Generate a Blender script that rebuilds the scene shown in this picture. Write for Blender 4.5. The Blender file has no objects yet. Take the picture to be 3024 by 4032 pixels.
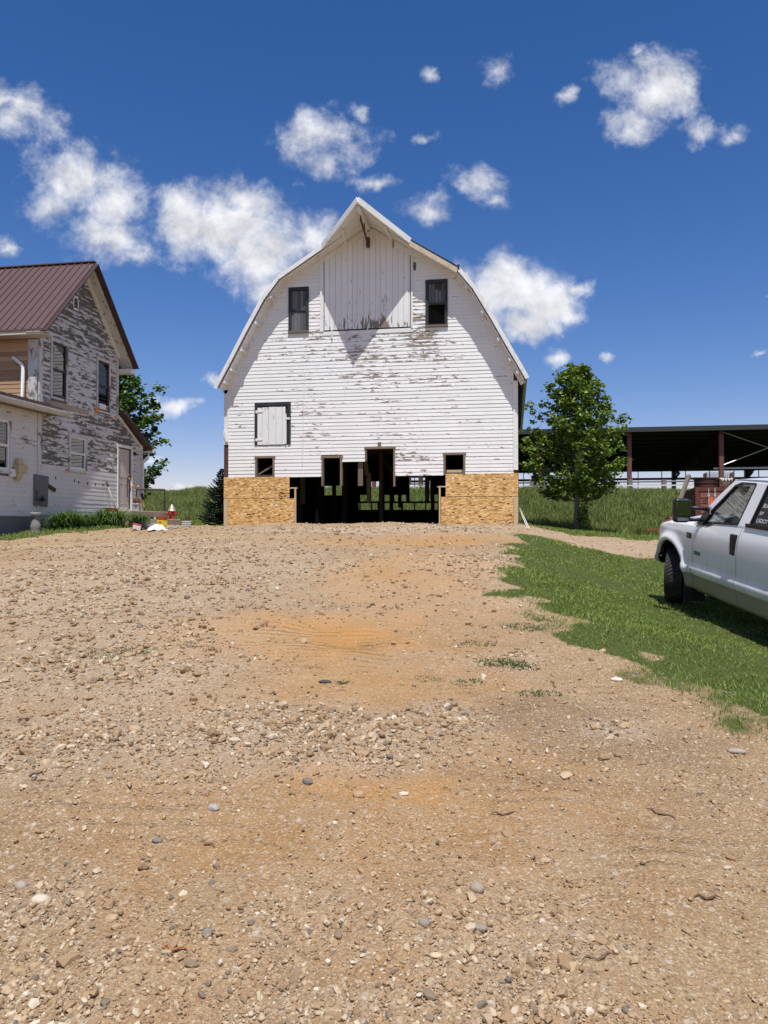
import bpy, bmesh, math, random
import numpy as np
from mathutils import Vector, Matrix
from mathutils.geometry import tessellate_polygon
random.seed(7); RNG = np.random.default_rng(11)
S = bpy.context.scene
COL = S.collection
R = math.radians

# ------------------------------------------------------------------ camera frame
F, YAW, PIT, ZC = 2950.0, R(9.8), R(1.05), 1.55
CY, SY = math.cos(YAW), math.sin(YAW)
def ray(px, py):
    a, b = (px-1512)/F, -(py-2016)/F
    cp, sp = math.cos(PIT), math.sin(PIT)
    Rv = Vector((CY, SY, 0)); Fv = Vector((-SY*cp, CY*cp, sp)); Uv = Vector((SY*sp, -CY*sp, cp))
    return Rv*a + Uv*b + Fv
def onY(px, py, Y):
    d = ray(px, py); t = Y/d.y
    return d.x*t, ZC+d.z*t
def onX(px, py, X):
    d = ray(px, py); t = X/d.x
    return d.y*t, ZC+d.z*t
def W(xc, D): return xc*CY - D*SY, xc*SY + D*CY      # lateral / depth -> world X, Y
def ss(a, b, x):
    t = np.clip((np.asarray(x, float)-a)/(b-a), 0, 1); return t*t*(3-2*t)
GD = [-30, -8, 0, 5, 10, 15, 18, 21, 23.5, 26, 35, 900]
GZ = [-.6, -.35, 0, .38, .76, 1.13, 1.34, 1.53, 1.60, 1.53, 1.5, 1.5]
def hgt(X, Y):
    X = np.asarray(X, float); Y = np.asarray(Y, float)
    xc = X*CY + Y*SY; D = -X*SY + Y*CY
    g = np.interp(D, GD, GZ)
    xs = np.maximum(1.7, 1.8+(D-12)*.2)
    dr = .53*ss(0, 2.8, xc-xs)*ss(3, 11, D)*(1-.62*ss(24, 36, D))
    ex = .32*ss(8, 13, xc)*ss(20, 32, D)*(1-ss(41, 45, Y))
    lf = -.07*ss(-4, -8, xc)*ss(12, 17, D) + .38*ss(28, 41, Y)*ss(-7, -13, X)*(1-ss(41,52,Y)*.6)
    ex = ex+.10*ss(3.2, 4.2, xc)*(1-ss(8.3, 11.5, D))
    t = np.clip((Y-41)/11.0, 0, 1); bank = 2.42*(.75*t+.25*t*t*(3-2*t))
    n = (.022*np.sin(1.7*X+.9*Y)+.018*np.sin(2.9*Y-1.3*X+1)+.012*np.sin(5.1*X+3.7*Y)
         + .008*np.sin(9.3*X-4.1*Y+2)+.03*np.sin(.55*X+.7*Y+.5))
    n = n*(1+1.5*ss(40, 46, Y))
    return g-dr-ex+lf+bank+n
def H(X, Y): return float(hgt(X, Y))
def gp(px, py):
    d = ray(px, py); t = 1.0
    while t < 120:
        p = Vector((0, 0, ZC))+d*t
        if p.z < H(p.x, p.y): break
        t += .03
    return p.x, p.y, H(p.x, p.y)

# ------------------------------------------------------------------ node materials
class NT:
    def __init__(s, tree): s.t = tree; s.n = tree.nodes; s.l = tree.links
    def new(s, typ, **kw):
        n = s.n.new(typ)
        for k, v in kw.items(): setattr(n, k, v)
        return n
    def put(s, sock, v):
        if hasattr(v, 'links'): s.l.new(v, sock)
        elif v is not None:
            if isinstance(v, (tuple, list)) and len(v) == 3 and sock.type == 'RGBA': v = (*v, 1)
            sock.default_value = v
    def math(s, op, a, b=None, c=None, clamp=False):
        n = s.new('ShaderNodeMath', operation=op); n.use_clamp = clamp
        s.put(n.inputs[0], a); s.put(n.inputs[1], b) if b is not None else 0
        if c is not None: s.put(n.inputs[2], c)
        return n.outputs[0]
    def vmath(s, op, a, b=None, out=0):
        n = s.new('ShaderNodeVectorMath', operation=op)
        s.put(n.inputs[0], a)
        if b is not None: s.put(n.inputs[1], b)
        return n.outputs[out]
    def mix(s, f, a, b, mode='MIX'):
        n = s.new('ShaderNodeMix', data_type='RGBA', blend_type=mode)
        s.put(n.inputs[0], f); s.put(n.inputs[6], a); s.put(n.inputs[7], b)
        return n.outputs[2]
    def step(s, x, a, b):
        n = s.new('ShaderNodeMapRange', interpolation_type='SMOOTHSTEP')
        s.put(n.inputs[0], x); s.put(n.inputs[1], a); s.put(n.inputs[2], b)
        return n.outputs[0]
    def ramp(s, f, stops, interp='LINEAR'):
        n = s.new('ShaderNodeValToRGB'); s.put(n.inputs[0], f)
        n.color_ramp.interpolation = interp
        e = n.color_ramp.elements
        while len(e) < len(stops): e.new(.5)
        for el, (p, c) in zip(e, stops): el.position = p; el.color = (*c, 1)
        return n.outputs[0]
    def coord(s, scale=(1, 1, 1), rot=(0, 0, 0), src='Object'):
        tc = s.new('ShaderNodeTexCoord'); m = s.new('ShaderNodeMapping')
        s.l.new(tc.outputs[src], m.inputs[0]); m.inputs['Scale'].default_value = scale; m.inputs['Rotation'].default_value = rot
        return m.outputs[0]
    def noise(s, vec, scale, detail=4, rough=.55, dist=0, out=0):
        n = s.new('ShaderNodeTexNoise'); s.put(n.inputs['Vector'], vec) if vec is not None else 0
        n.inputs['Scale'].default_value = scale; n.inputs['Detail'].default_value = detail
        n.inputs['Roughness'].default_value = rough; n.inputs['Distortion'].default_value = dist
        return n.outputs[out]
    def voro(s, vec, scale, feature='F1', out='Distance', rnd=1):
        n = s.new('ShaderNodeTexVoronoi', feature=feature); s.put(n.inputs['Vector'], vec)
        n.inputs['Scale'].default_value = scale; n.inputs['Randomness'].default_value = rnd
        return n.outputs[out]
    def bump(s, h, strength=.3, dist=.01, normal=None):
        n = s.new('ShaderNodeBump'); s.put(n.inputs['Height'], h)
        n.inputs['Strength'].default_value = strength; n.inputs['Distance'].default_value = dist
        if normal is not None: s.l.new(normal, n.inputs['Normal'])
        return n.outputs[0]
    def island(s): return s.new('ShaderNodeNewGeometry').outputs['Random Per Island']
def newmat(name):
    m = bpy.data.materials.new(name); m.use_nodes = True
    t = NT(m.node_tree); b = t.n['Principled BSDF']
    return m, t, b
def bset(t, b, **kw):
    for k, v in kw.items(): t.put(b.inputs[k.replace('_', ' ')], v)
def simple(name, c, rough=.6, metal=0, var=.15, nscale=6, stretch=(1, 1, 1), bump=0, bscale=40, isl=0, spec=.4, dirt=None, coat=0):
    m, t, b = newmat(name)
    v = t.coord(stretch)
    n = t.noise(v, nscale, 5, .6)
    col = t.mix(n, tuple(x*(1-var) for x in c), tuple(min(1, x*(1+var)) for x in c))
    if isl:
        k = t.math('MULTIPLY_ADD', t.island(), 2*isl, 1-isl)
        col = t.mix(1.0, col, t.new('ShaderNodeCombineColor').outputs[0], 'MULTIPLY')
        cc = col.node.inputs[7].links[0].from_node
        for i in range(3): t.put(cc.inputs[i], k)
    if dirt:
        dn = t.step(t.noise(t.coord(), dirt[1], 6, .65), .52, .72)
        col = t.mix(t.math('MULTIPLY', dn, dirt[2]), col, dirt[0])
    bset(t, b, Base_Color=col, Roughness=rough, Metallic=metal, Specular_IOR_Level=spec, Coat_Weight=coat)
    if bump: t.put(b.inputs['Normal'], t.bump(t.noise(v, bscale, 4, .6), bump, .01))
    return m
def peel(name, paint, wood, stretch, soft=.04, wood2=None, grainscale=60):
    """flaking paint over weathered boards; the 'brd' attribute carries wear, height on the board and a board number"""
    m, t, b = newmat(name)
    at = t.new('ShaderNodeAttribute', attribute_name='brd')
    sp = t.new('ShaderNodeSeparateColor'); t.l.new(at.outputs['Color'], sp.inputs[0])
    wear, vv, rnd = sp.outputs
    off = t.new('ShaderNodeCombineXYZ'); t.put(off.inputs[0], t.math('MULTIPLY', rnd, 37.)); t.put(off.inputs[2], t.math('MULTIPLY', rnd, 19.))
    co = t.vmath('ADD', t.coord(stretch), off.outputs[0])
    n1 = t.noise(co, 1.0, 7, .62, .4)
    n2 = t.noise(t.coord(tuple(x*3.1 for x in stretch)), 1.0, 5, .6)
    x = t.math('ADD', t.math('MULTIPLY', n1, .8), t.math('MULTIPLY', n2, .2))
    x = t.math('ADD', x, t.math('MULTIPLY', t.math('SUBTRACT', .5, vv), .10))
    x = t.math('ADD', x, t.math('MULTIPLY', t.math('SUBTRACT', rnd, .5), .10))
    thr = t.math('SUBTRACT', .69, t.math('MULTIPLY', wear, .45))
    fac = t.step(x, thr, t.math('ADD', thr, soft))
    rim = t.math('MULTIPLY', t.step(x, t.math('SUBTRACT', thr, .03), thr), .25)
    g = t.noise(t.coord(tuple(s*k for s, k in zip(stretch, (1.2, 1.2, 1.2)))), grainscale/10, 5, .7)
    wcol = t.mix(g, wood, wood2 or tuple(c*1.5 for c in wood))
    pv = t.noise(t.coord((1.2, 1.2, 1.2)), 1.3, 5, .6)
    pcol = t.mix(pv, tuple(c*.9 for c in paint), tuple(min(c*1.06, .9) for c in paint))
    pcol = t.mix(t.math('MULTIPLY', t.math('SUBTRACT', 1.0, rnd), .22), pcol, tuple(c*.75 for c in paint))
    streak = t.step(t.noise(t.coord(tuple(s*k for s, k in zip(stretch, (1.6, 1.6, 1.6)))), 2.2, 6, .7), .55, .8)
    pcol = t.mix(t.math('MULTIPLY', streak, .22), pcol, tuple(c*.72 for c in paint))
    pcol = t.mix(t.math('MULTIPLY', t.step(vv, .72, 1.0), .30), pcol, tuple(c*.45 for c in paint))  # board tops darkened under the lap above, a painted lap shade line
    pcol = t.mix(rim, pcol, tuple(c*.6 for c in paint))  # flake edges darkened, a painted thin shadow of the curling paint
    bset(t, b, Base_Color=t.mix(fac, pcol, wcol), Roughness=t.math('MULTIPLY_ADD', fac, .3, .55), Specular_IOR_Level=.3)
    hgt_ = t.math('ADD', t.math('MULTIPLY', fac, -1.0), t.math('MULTIPLY', g, .35))
    t.put(b.inputs['Normal'], t.bump(hgt_, .5, .004))
    return m
def glass(name, tint=(.75, .8, .8), rough=.03, refl=.9, k=1.0):
    m, t, b = newmat(name); t.n.remove(b)
    tr = t.new('ShaderNodeBsdfTransparent'); tr.inputs[0].default_value = (*tint, 1)
    gl = t.new('ShaderNodeBsdfGlossy'); gl.inputs['Roughness'].default_value = rough; gl.inputs[0].default_value = (refl, refl, refl, 1)
    fr = t.new('ShaderNodeFresnel'); fr.inputs[0].default_value = 1.5
    mx = t.new('ShaderNodeMixShader'); t.l.new(t.math('MULTIPLY_ADD', fr.outputs[0], k, .01), mx.inputs[0])
    t.l.new(tr.outputs[0], mx.inputs[1]); t.l.new(gl.outputs[0], mx.inputs[2])
    t.l.new(mx.outputs[0], t.n['Material Output'].inputs[0])
    return m
def leafmat(name, stops, rough=.5, trans=.35, nsc=.8, iw=.7, nw=.45):
    m, t, b = newmat(name)
    f = t.math('ADD', t.math('MULTIPLY', t.island(), iw), t.math('MULTIPLY', t.noise(t.coord(), nsc, 5, .65), nw))
    col = t.ramp(t.math('SUBTRACT', f, .08), stops)
    bset(t, b, Base_Color=col, Roughness=rough, Specular_IOR_Level=.3)
    tl = t.new('ShaderNodeBsdfTranslucent'); t.put(tl.inputs[0], t.mix(1.0, col, (1.1, 1.15, .6), 'MULTIPLY'))
    mx = t.new('ShaderNodeMixShader'); mx.inputs[0].default_value = trans
    t.l.new(b.outputs[0], mx.inputs[1]); t.l.new(tl.outputs[0], mx.inputs[2])
    t.l.new(mx.outputs[0], t.n['Material Output'].inputs[0])
    return m

# ------------------------------------------------------------------ mesh helpers
def link(name, me, m=None, parent=None):
    o = bpy.data.objects.new(name, me); COL.objects.link(o)
    if m is not None: me.materials.append(m)
    if parent is not None: o.parent = parent
    return o
def tag(o, label, cat, group=None, kind=None):
    if label: o['label'] = label
    if cat: o['category'] = cat
    if group: o['group'] = group
    if kind: o['kind'] = kind
    return o
def thing(name, label, cat, loc=(0, 0, 0), rot=(0, 0, 0), group=None):
    o = bpy.data.objects.new(name, None); COL.objects.link(o); o.location = loc; o.rotation_euler = rot
    o.empty_display_size = .1
    return tag(o, label, cat, group)
def structure(o): o['kind'] = 'structure'; return o
def arrays(name, v, f, m, parent=None, smooth=False):
    v = np.asarray(v, np.float32); f = np.asarray(f, np.int32); k = f.shape[1]
    me = bpy.data.meshes.new(name)
    me.vertices.add(len(v)); me.vertices.foreach_set('co', v.ravel())
    me.loops.add(f.size); me.loops.foreach_set('vertex_index', f.ravel())
    me.polygons.add(len(f)); me.polygons.foreach_set('loop_start', np.arange(0, f.size, k, dtype=np.int32))
    me.polygons.foreach_set('loop_total', np.full(len(f), k, np.int32))
    me.polygons.foreach_set('use_smooth', np.full(len(f), smooth))
    me.update(calc_edges=True)
    return link(name, me, m, parent)
class MB:
    def __init__(s): s.v = []; s.f = []; s.a = []; s.mi = []; s.cur = 0
    def add(s, vs, fs, at=None):
        o = len(s.v); s.v += [tuple(p) for p in vs]; s.f += [tuple(i+o for i in f) for f in fs]
        s.mi += [s.cur]*len(fs)
        s.a += at if at else [(0, 0, 0, 1)]*len(vs)
        return s
    def box(s, x0, x1, y0, y1, z0, z1, M=None):
        vs = [Vector((x, y, z)) for z in (z0, z1) for y in (y0, y1) for x in (x0, x1)]
        if M: vs = [M @ p for p in vs]
        return s.add(vs, [(0, 2, 3, 1), (4, 5, 7, 6), (0, 1, 5, 4), (2, 6, 7, 3), (0, 4, 6, 2), (1, 3, 7, 5)])
    def beam(s, p, q, w, h, up=(0, 0, 1)):
        """square bar from p to q"""
        p, q = Vector(p), Vector(q); d = (q-p).normalized(); u = Vector(up)
        if abs(d.dot(u)) > .98: u = Vector((0, 1, 0))
        a = d.cross(u).normalized(); b = a.cross(d)
        vs = [c+a*(w/2*i)+b*(h/2*j) for c in (p, q) for i, j in ((-1, -1), (1, -1), (1, 1), (-1, 1))]
        return s.add(vs, [(3, 2, 1, 0), (4, 5, 6, 7), (0, 1, 5, 4), (1, 2, 6, 5), (2, 3, 7, 6), (3, 0, 4, 7)])
    def tube(s, pts, r, n=8, cap=True):
        pts = [Vector(p) for p in pts]; k = len(pts)
        rs = r if isinstance(r, (list, tuple)) else [r]*k
        vs, fs = [], []
        prev = None
        for i, p in enumerate(pts):
            d = (pts[min(i+1, k-1)]-pts[max(i-1, 0)]).normalized()
            if prev is None:
                a = d.cross(Vector((0, 0, 1)))
                if a.length < .05: a = d.cross(Vector((0, 1, 0)))
            else: a = prev-d*prev.dot(d)
            a.normalize(); prev = a; b = d.cross(a)
            vs += [p+(a*math.cos(2*math.pi*j/n)+b*math.sin(2*math.pi*j/n))*rs[i] for j in range(n)]
        for i in range(k-1):
            for j in range(n): fs.append((i*n+j, i*n+(j+1) % n, (i+1)*n+(j+1) % n, (i+1)*n+j))
        if cap: fs += [tuple(range(n))[::-1], tuple((k-1)*n+j for j in range(n))]
        return s.add(vs, fs)
    def lathe(s, prof, n=20, M=None, c=(0, 0, 0)):
        vs, fs = [], []; k = len(prof)
        for r, z in prof:
            for j in range(n):
                a = 2*math.pi*j/n; p = Vector((r*math.cos(a), r*math.sin(a), z))
                vs.append((M @ p) if M else p+Vector(c))
        for i in range(k-1):
            for j in range(n): fs.append((i*n+j, i*n+(j+1) % n, (i+1)*n+(j+1) % n, (i+1)*n+j))
        fs += [tuple(range(n))[::-1], tuple((k-1)*n+j for j in range(n))]
        return s.add(vs, fs)
    def ball(s, c, r, n=10, sc=(1, 1, 1)):
        pr = [(max(.001, r*math.cos(a)), r*math.sin(a)) for a in [(-.5+i/8)*math.pi for i in range(9)]]
        M = Matrix.Translation(c) @ Matrix.Diagonal((*sc, 1))
        return s.lathe(pr, n, M)
    def slab(s, loops, fn, t):
        """flat polygon (first loop) with holes (others), given thickness; fn maps (u, v, depth) to space"""
        tri = tessellate_polygon([[Vector((u, v, 0)) for u, v in lp] for lp in loops])
        flat = [p for lp in loops for p in lp]; n = len(flat)
        vs = [fn(u, v, 0) for u, v in flat]+[fn(u, v, t) for u, v in flat]
        fs = [tuple(x) for x in tri]+[tuple(i+n for i in reversed(x)) for x in tri]
        o = 0
        for lp in loops:
            k = len(lp)
            for i in range(k):
                a, b = o+i, o+(i+1) % k; fs.append((a, b, b+n, a+n))
            o += k
        return s.add(vs, fs)
    def grid(s, rows):
        k, n = len(rows), len(rows[0])
        return s.add([p for r in rows for p in r], [(i*n+j, i*n+j+1, (i+1)*n+j+1, (i+1)*n+j) for i in range(k-1) for j in range(n-1)])
    def build(s, name, m=None, parent=None, smooth=False, bevel=0, seg=2, fix=True):
        me = bpy.data.meshes.new(name); me.from_pydata(s.v, [], s.f)
        ms = m if isinstance(m, (list, tuple)) else [m]
        if any(a != (0, 0, 0, 1) for a in s.a):
            c = me.color_attributes.new('brd', 'FLOAT_COLOR', 'POINT')
            c.data.foreach_set('color', np.asarray(s.a, np.float32).ravel())
        if fix:
            bm = bmesh.new(); bm.from_mesh(me); bmesh.ops.recalc_face_normals(bm, faces=bm.faces); bm.to_mesh(me); bm.free()
        for q in ms: me.materials.append(q) if q else 0
        if len(ms) > 1: me.polygons.foreach_set('material_index', s.mi)
        if smooth: me.polygons.foreach_set('use_smooth', [True]*len(me.polygons))
        me.update()
        o = link(name, me, None, parent)
        if bevel:
            b = o.modifiers.new('Bevel', 'BEVEL'); b.width = bevel; b.segments = seg; b.limit_method = 'ANGLE'; b.angle_limit = R(35)
        return o
def box(name, x0, x1, y0, y1, z0, z1, m, parent=None, bevel=0): return MB().box(x0, x1, y0, y1, z0, z1).build(name, m, parent, bevel=bevel)
def text_mesh(body, size, fn, depth=.0):
    """letter outlines as faces; fn maps (u, v) to a point"""
    cu = bpy.data.curves.new('lettering', 'FONT'); cu.body = body; cu.size = size; cu.align_x = 'LEFT'
    o = bpy.data.objects.new('lettering', cu); COL.objects.link(o)
    me = bpy.data.meshes.new_from_object(o.evaluated_get(bpy.context.evaluated_depsgraph_get()))
    vs = [fn(v.co.x, v.co.y) for v in me.vertices]; fs = [tuple(p.vertices) for p in me.polygons]
    bpy.data.objects.remove(o); bpy.data.curves.remove(cu); bpy.data.meshes.remove(me)
    return vs, fs
def copy_tree(o, parent=None):
    c = o.copy(); COL.objects.link(c); c.parent = parent
    for ch in list(o.children): copy_tree(ch, c)
    return c
def subtract(iv, cuts):
    out = [iv]
    for a, b in cuts:
        nx = []
        for p, q in out:
            if b <= p or a >= q: nx.append((p, q)); continue
            if a > p: nx.append((p, a))
            if b < q: nx.append((b, q))
        out = nx
    return [(p, q) for p, q in out if q-p > .02]
def siding(mb, z0, z1, sp, span, holes, place, lap, wear, seglen=(2.2, 4.6), sag=.004):
    """lapped boards: place(u, z, off); span(z)->(a, b); holes (u0, u1, z0, z1)"""
    z = z0
    while z < z1-.01:
        zt = min(z+sp, z1); zm = (z+zt)/2
        a, b = span(zm)
        if b-a > .03:
            for p, q in subtract((a, b), [(h[0], h[1]) for h in holes if h[2] < zm < h[3]]):
                u = p
                while u < q-.01:
                    L = random.uniform(*seglen); e = min(q, u+L)
                    if q-e < .5: e = q
                    rnd = random.random(); jz = random.uniform(-.003, .003); jo = random.uniform(0, .004)
                    k = max(1, int((e-u)/.28)); vs, at = [], []
                    for i in range(k+1):
                        x = u+(e-u-.003)*i/k; w = wear(x, zm); s_ = random.uniform(-sag, sag)*.5
                        vs += [place(x, z+jz+s_, .001), place(x, z+jz+s_, lap+jo), place(x, zt+.012, .002+jo)]
                        at += [(w, 0, rnd, 1), (w, 0, rnd, 1), (w, 1, rnd, 1)]
                    fs = []
                    for i in range(k):
                        o = i*3; fs += [(o, o+3, o+4, o+1), (o+1, o+4, o+5, o+2)]
                    mb.add(vs, fs, at); u = e
        z = zt
# ------------------------------------------------------------------ camera, sun, sky
cam = bpy.data.cameras.new('camera'); co_ = bpy.data.objects.new('camera', cam); COL.objects.link(co_)
co_.location = (0, 0, ZC); co_.rotation_euler = (R(90)+PIT, 0, YAW)
cam.sensor_fit = 'VERTICAL'; cam.sensor_height = 36; cam.sensor_width = 27; cam.lens = 36*F/4032
cam.clip_end = 3000; cam.clip_start = .05
S.camera = co_
SUNV = Vector((.56, -1.98, 4.95)).normalized()
sl = bpy.data.lights.new('sun', 'SUN'); sl.energy = 4.6; sl.angle = R(.53); sl.color = (1, .965, .91)
so = bpy.data.objects.new('sun', sl); COL.objects.link(so); so.rotation_euler = SUNV.to_track_quat('Z', 'Y').to_euler()
S.view_settings.view_transform = 'Standard'; S.view_settings.look = 'None'; S.view_settings.exposure = .19; S.view_settings.gamma = 1
S.cycles.use_denoising = True
S.cycles.max_bounces = 8; S.cycles.transparent_max_bounces = 12
S.cycles.sample_clamp_indirect = 6; S.cycles.caustics_reflective = False; S.cycles.caustics_refractive = False
wd = bpy.data.worlds.new('World'); S.world = wd; wd.use_nodes = True
wd.cycles.sampling_method = 'MANUAL'; wd.cycles.sample_map_resolution = 512
w = NT(wd.node_tree); bg = w.n['Background']
sky = w.new('ShaderNodeTexSky', sky_type='NISHITA'); sky.sun_disc = False
sky.sun_elevation = math.asin(SUNV.z); sky.sun_rotation = math.atan2(SUNV.x, SUNV.y)
sky.altitude = 300; sky.air_density = 1.0; sky.dust_density = .35; sky.ozone_density = 2.2
SKY = .085
hs = w.new('ShaderNodeHueSaturation'); w.l.new(sky.outputs[0], hs.inputs['Color'])
hs.inputs['Saturation'].default_value = 1.34; hs.inputs['Value'].default_value = 1.06
skc = w.mix(1.0, hs.outputs[0], (1.22, .97, 1.12), 'MULTIPLY')
tcw = w.new('ShaderNodeTexCoord'); dv = tcw.outputs['Generated']
df = w.math('ABSOLUTE', w.vmath('DOT_PRODUCT', dv, (-SY, CY, 0), out=1)); df = w.math('MAXIMUM', df, .05)
cu_ = w.math('DIVIDE', w.vmath('DOT_PRODUCT', dv, (CY, SY, 0), out=1), df)
cv_ = w.math('DIVIDE', w.vmath('DOT_PRODUCT', dv, (0, 0, 1), out=1), df)
cxy = w.new('ShaderNodeCombineXYZ'); w.put(cxy.inputs[0], cu_); w.put(cxy.inputs[1], cv_)
P0 = cxy.outputs[0]
warp = w.vmath('SUBTRACT', w.noise(P0, 11, 5, .6, out=1), (.5, .5, .5))
sc_ = w.new('ShaderNodeVectorMath', operation='SCALE'); w.l.new(warp, sc_.inputs[0]); sc_.inputs['Scale'].default_value = .075
P1 = w.vmath('ADD', P0, sc_.outputs[0])
CL = [ # photographed clouds: x, y, rx, ry, density (in the 1659 x 2212 view of the photograph)
 (470, 490, 165, 100, 1.15), (395, 480, 80, 85, 1.1), (570, 545, 130, 95, 1.1), (665, 500, 75, 65, .8), (585, 620, 65, 45, .9), (520, 420, 90, 40, .9),
 (180, 390, 130, 75, .8), (140, 370, 120, 80, .7), (240, 430, 90, 80, .75), (215, 505, 100, 60, .85), (105, 440, 80, 75, .6), (285, 540, 45, 35, .8),
 (40, 235, 75, 65, .8), (105, 265, 40, 40, .55), (5, 205, 45, 45, .8),
 (700, 275, 110, 55, .7), (660, 300, 80, 55, .6), (700, 350, 65, 55, .75), (785, 225, 38, 30, .75), (750, 300, 55, 60, .6),
 (1430, 195, 95, 75, 1.0), (1345, 165, 65, 65, .72), (1375, 265, 80, 45, .8), (1480, 195, 48, 55, .85), (1235, 190, 30, 24, .7), (1400, 130, 45, 45, .6),
 (1530, 278, 60, 30, .55), (1600, 285, 45, 24, .45), (1070, 135, 45, 36, .6), (928, 160, 22, 26, .65), (930, 438, 58, 38, .72), (1030, 388, 60, 42, .72), (1060, 425, 40, 30, .6),
 (812, 390, 45, 24, .55), (935, 308, 32, 16, .55), (1040, 660, 95, 85, 1.1),
 (1105, 615, 105, 85, 1.2), (1175, 645, 95, 80, 1.15), (1140, 705, 85, 45, 1.1), (1245, 608, 45, 24, .9), (1215, 670, 50, 40, 1.0),
 (1195, 778, 40, 25, .75), (1315, 781, 22, 13, .7), (12, 525, 28, 26, .75), (468, 808, 28, 18, .8), (385, 873, 75, 22, .9), (330, 868, 40, 22, .8),
 (390, 1033, 22, 8, .6), (345, 986, 34, 9, .6), (1645, 757, 20, 8, .6), (1650, 640, 14, 8, .5), (1010, 600, 40, 50, .9)]
best = None
for x, y, rx, ry, d in CL:
    u, v = (x*1.8228-1512)/F, (2070-y*1.8228)/F
    q = w.vmath('MULTIPLY', w.vmath('SUBTRACT', P1, (u, v, 0)), (F/1.8228/(rx*1.16), F/1.8228/(ry*1.16), 0))
    e = w.math('MULTIPLY_ADD', w.vmath('LENGTH', q, out=1), -d, d)
    best = e if best is None else w.math('SMOOTH_MAX', best, e, .12)
# unseen clouds added behind the camera to fill the shaded walls
back = w.step(w.vmath('DOT_PRODUCT', dv, (-SY, CY, 0), out=1), .05, -.25)
bk = w.math('SUBTRACT', w.math('MULTIPLY', back, w.math('MULTIPLY_ADD', w.noise(dv, 2.2, 6, .6), 3.2, 1.5)), 3.0)
best = w.math('MAXIMUM', best, bk)
fb = w.noise(P0, 15, 9, .62, .25); fb2 = w.noise(P0, 46, 6, .62)
dens = w.math('ADD', best, w.math('MULTIPLY', w.math('SUBTRACT', fb, .5), 1.4))
dens = w.math('ADD', dens, w.math('MULTIPLY', w.math('SUBTRACT', fb2, .5), .65))
mask = w.math('MULTIPLY', w.step(dens, .02, .95), .97)
mask = w.math('MULTIPLY', mask, w.step(best, -.45, .0))
# clouds brighten where the same field thins out towards the sun (a small step up the sky)
Pu = w.vmath('ADD', P0, (.006, .022, 0))
fbu = w.noise(Pu, 15, 7, .62, .25)
lit = w.math('ADD', w.math('MULTIPLY', w.math('SUBTRACT', fb, fbu), 1.6), w.math('MULTIPLY', w.step(dens, .2, 1.1), -.10))
lum = w.math('MULTIPLY_ADD', lit, 3.0/SKY*.18, .80/SKY)
lum = w.math('MINIMUM', w.math('MAXIMUM', lum, .56/SKY), .98/SKY)
cc = w.new('ShaderNodeCombineColor'); w.put(cc.inputs[0], w.math('MULTIPLY', lum, .955)); w.put(cc.inputs[1], w.math('MULTIPLY', lum, .962)); w.put(cc.inputs[2], lum)
w.put(bg.inputs[0], w.mix(mask, skc, cc.outputs[0])); bg.inputs[1].default_value = SKY

# ------------------------------------------------------------------ ground zones
def xd(px, py):
    X, Y, _ = gp(px, py); return X*CY+Y*SY, -X*SY+Y*CY
def sdist(P, poly):
    """signed distance to a polygon, positive inside"""
    P = np.asarray(P, float); poly = np.asarray(poly, float); n = len(poly)
    d = np.full(len(P), 1e9); ins = np.zeros(len(P), bool)
    for i in range(n):
        a, b = poly[i], poly[(i+1) % n]; e = b-a; q = P-a
        t = np.clip((q@e)/max(e@e, 1e-9), 0, 1); d = np.minimum(d, np.hypot(*(q-t[:, None]*e).T))
        c = ((a[1] > P[:, 1]) != (b[1] > P[:, 1]))
        with np.errstate(divide='ignore', invalid='ignore'):
            xi = a[0]+(P[:, 1]-a[1])/(b[1]-a[1]+1e-12)*(b[0]-a[0])
        ins ^= c & (P[:, 0] < xi)
    return np.where(ins, d, -d)
drive_edge = [xd(*p) for p in [(2055,2106),(2005,2184),(1978,2285),(1950,2340),(2051,2380),(2189,2424),(2235,2478),(2281,2542),(2419,2600),(2556,2604),(2630,2643),(2740,2698),(2878,2762),(3024,2806)]]
path_low = [xd(*p) for p in [(2062,2100),(2175,2123),(2325,2165),(2566,2196)]]
path_up = [xd(*p) for p in [(2062,2079),(2145,2087),(2265,2108),(2446,2120),(2585,2132)]]
LAWN = path_low[::-1]+drive_edge+[(5.4, 3.0), (5.4, -30), (26, -30), (26, 15.2), (14, 16.6)]
SPARSE = [xd(*p) for p in [(2440,2610),(2520,2725),(2648,2800),(2786,2872),(2900,2905),(3024,2925)]]+[(6, 4.4), (6, 6)]
PATH = path_low+[(14, 15.6), (24, 14.2), (24, 17), (14, 18.2)]+path_up[::-1]
LEFT = [xd(*p) for p in [(-250,2150),(0,2128),(110,2121),(230,2107),(330,2093),(420,2085),(485,2082)]]+[(-6.9, 24.5), (-9, 26), (-13, 24), (-20, 12)]
WEEDS = [xd(*p) for p in [(215,2590),(590,2560)]]
def wob(P, s=1.0): return .16*np.sin(3.1*P[:, 0]*s+1.3*P[:, 1])+.12*np.sin(5.3*P[:, 1]*s-2.2*P[:, 0]+1)+.08*np.sin(11*P[:, 0]+7.7*P[:, 1])
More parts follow.
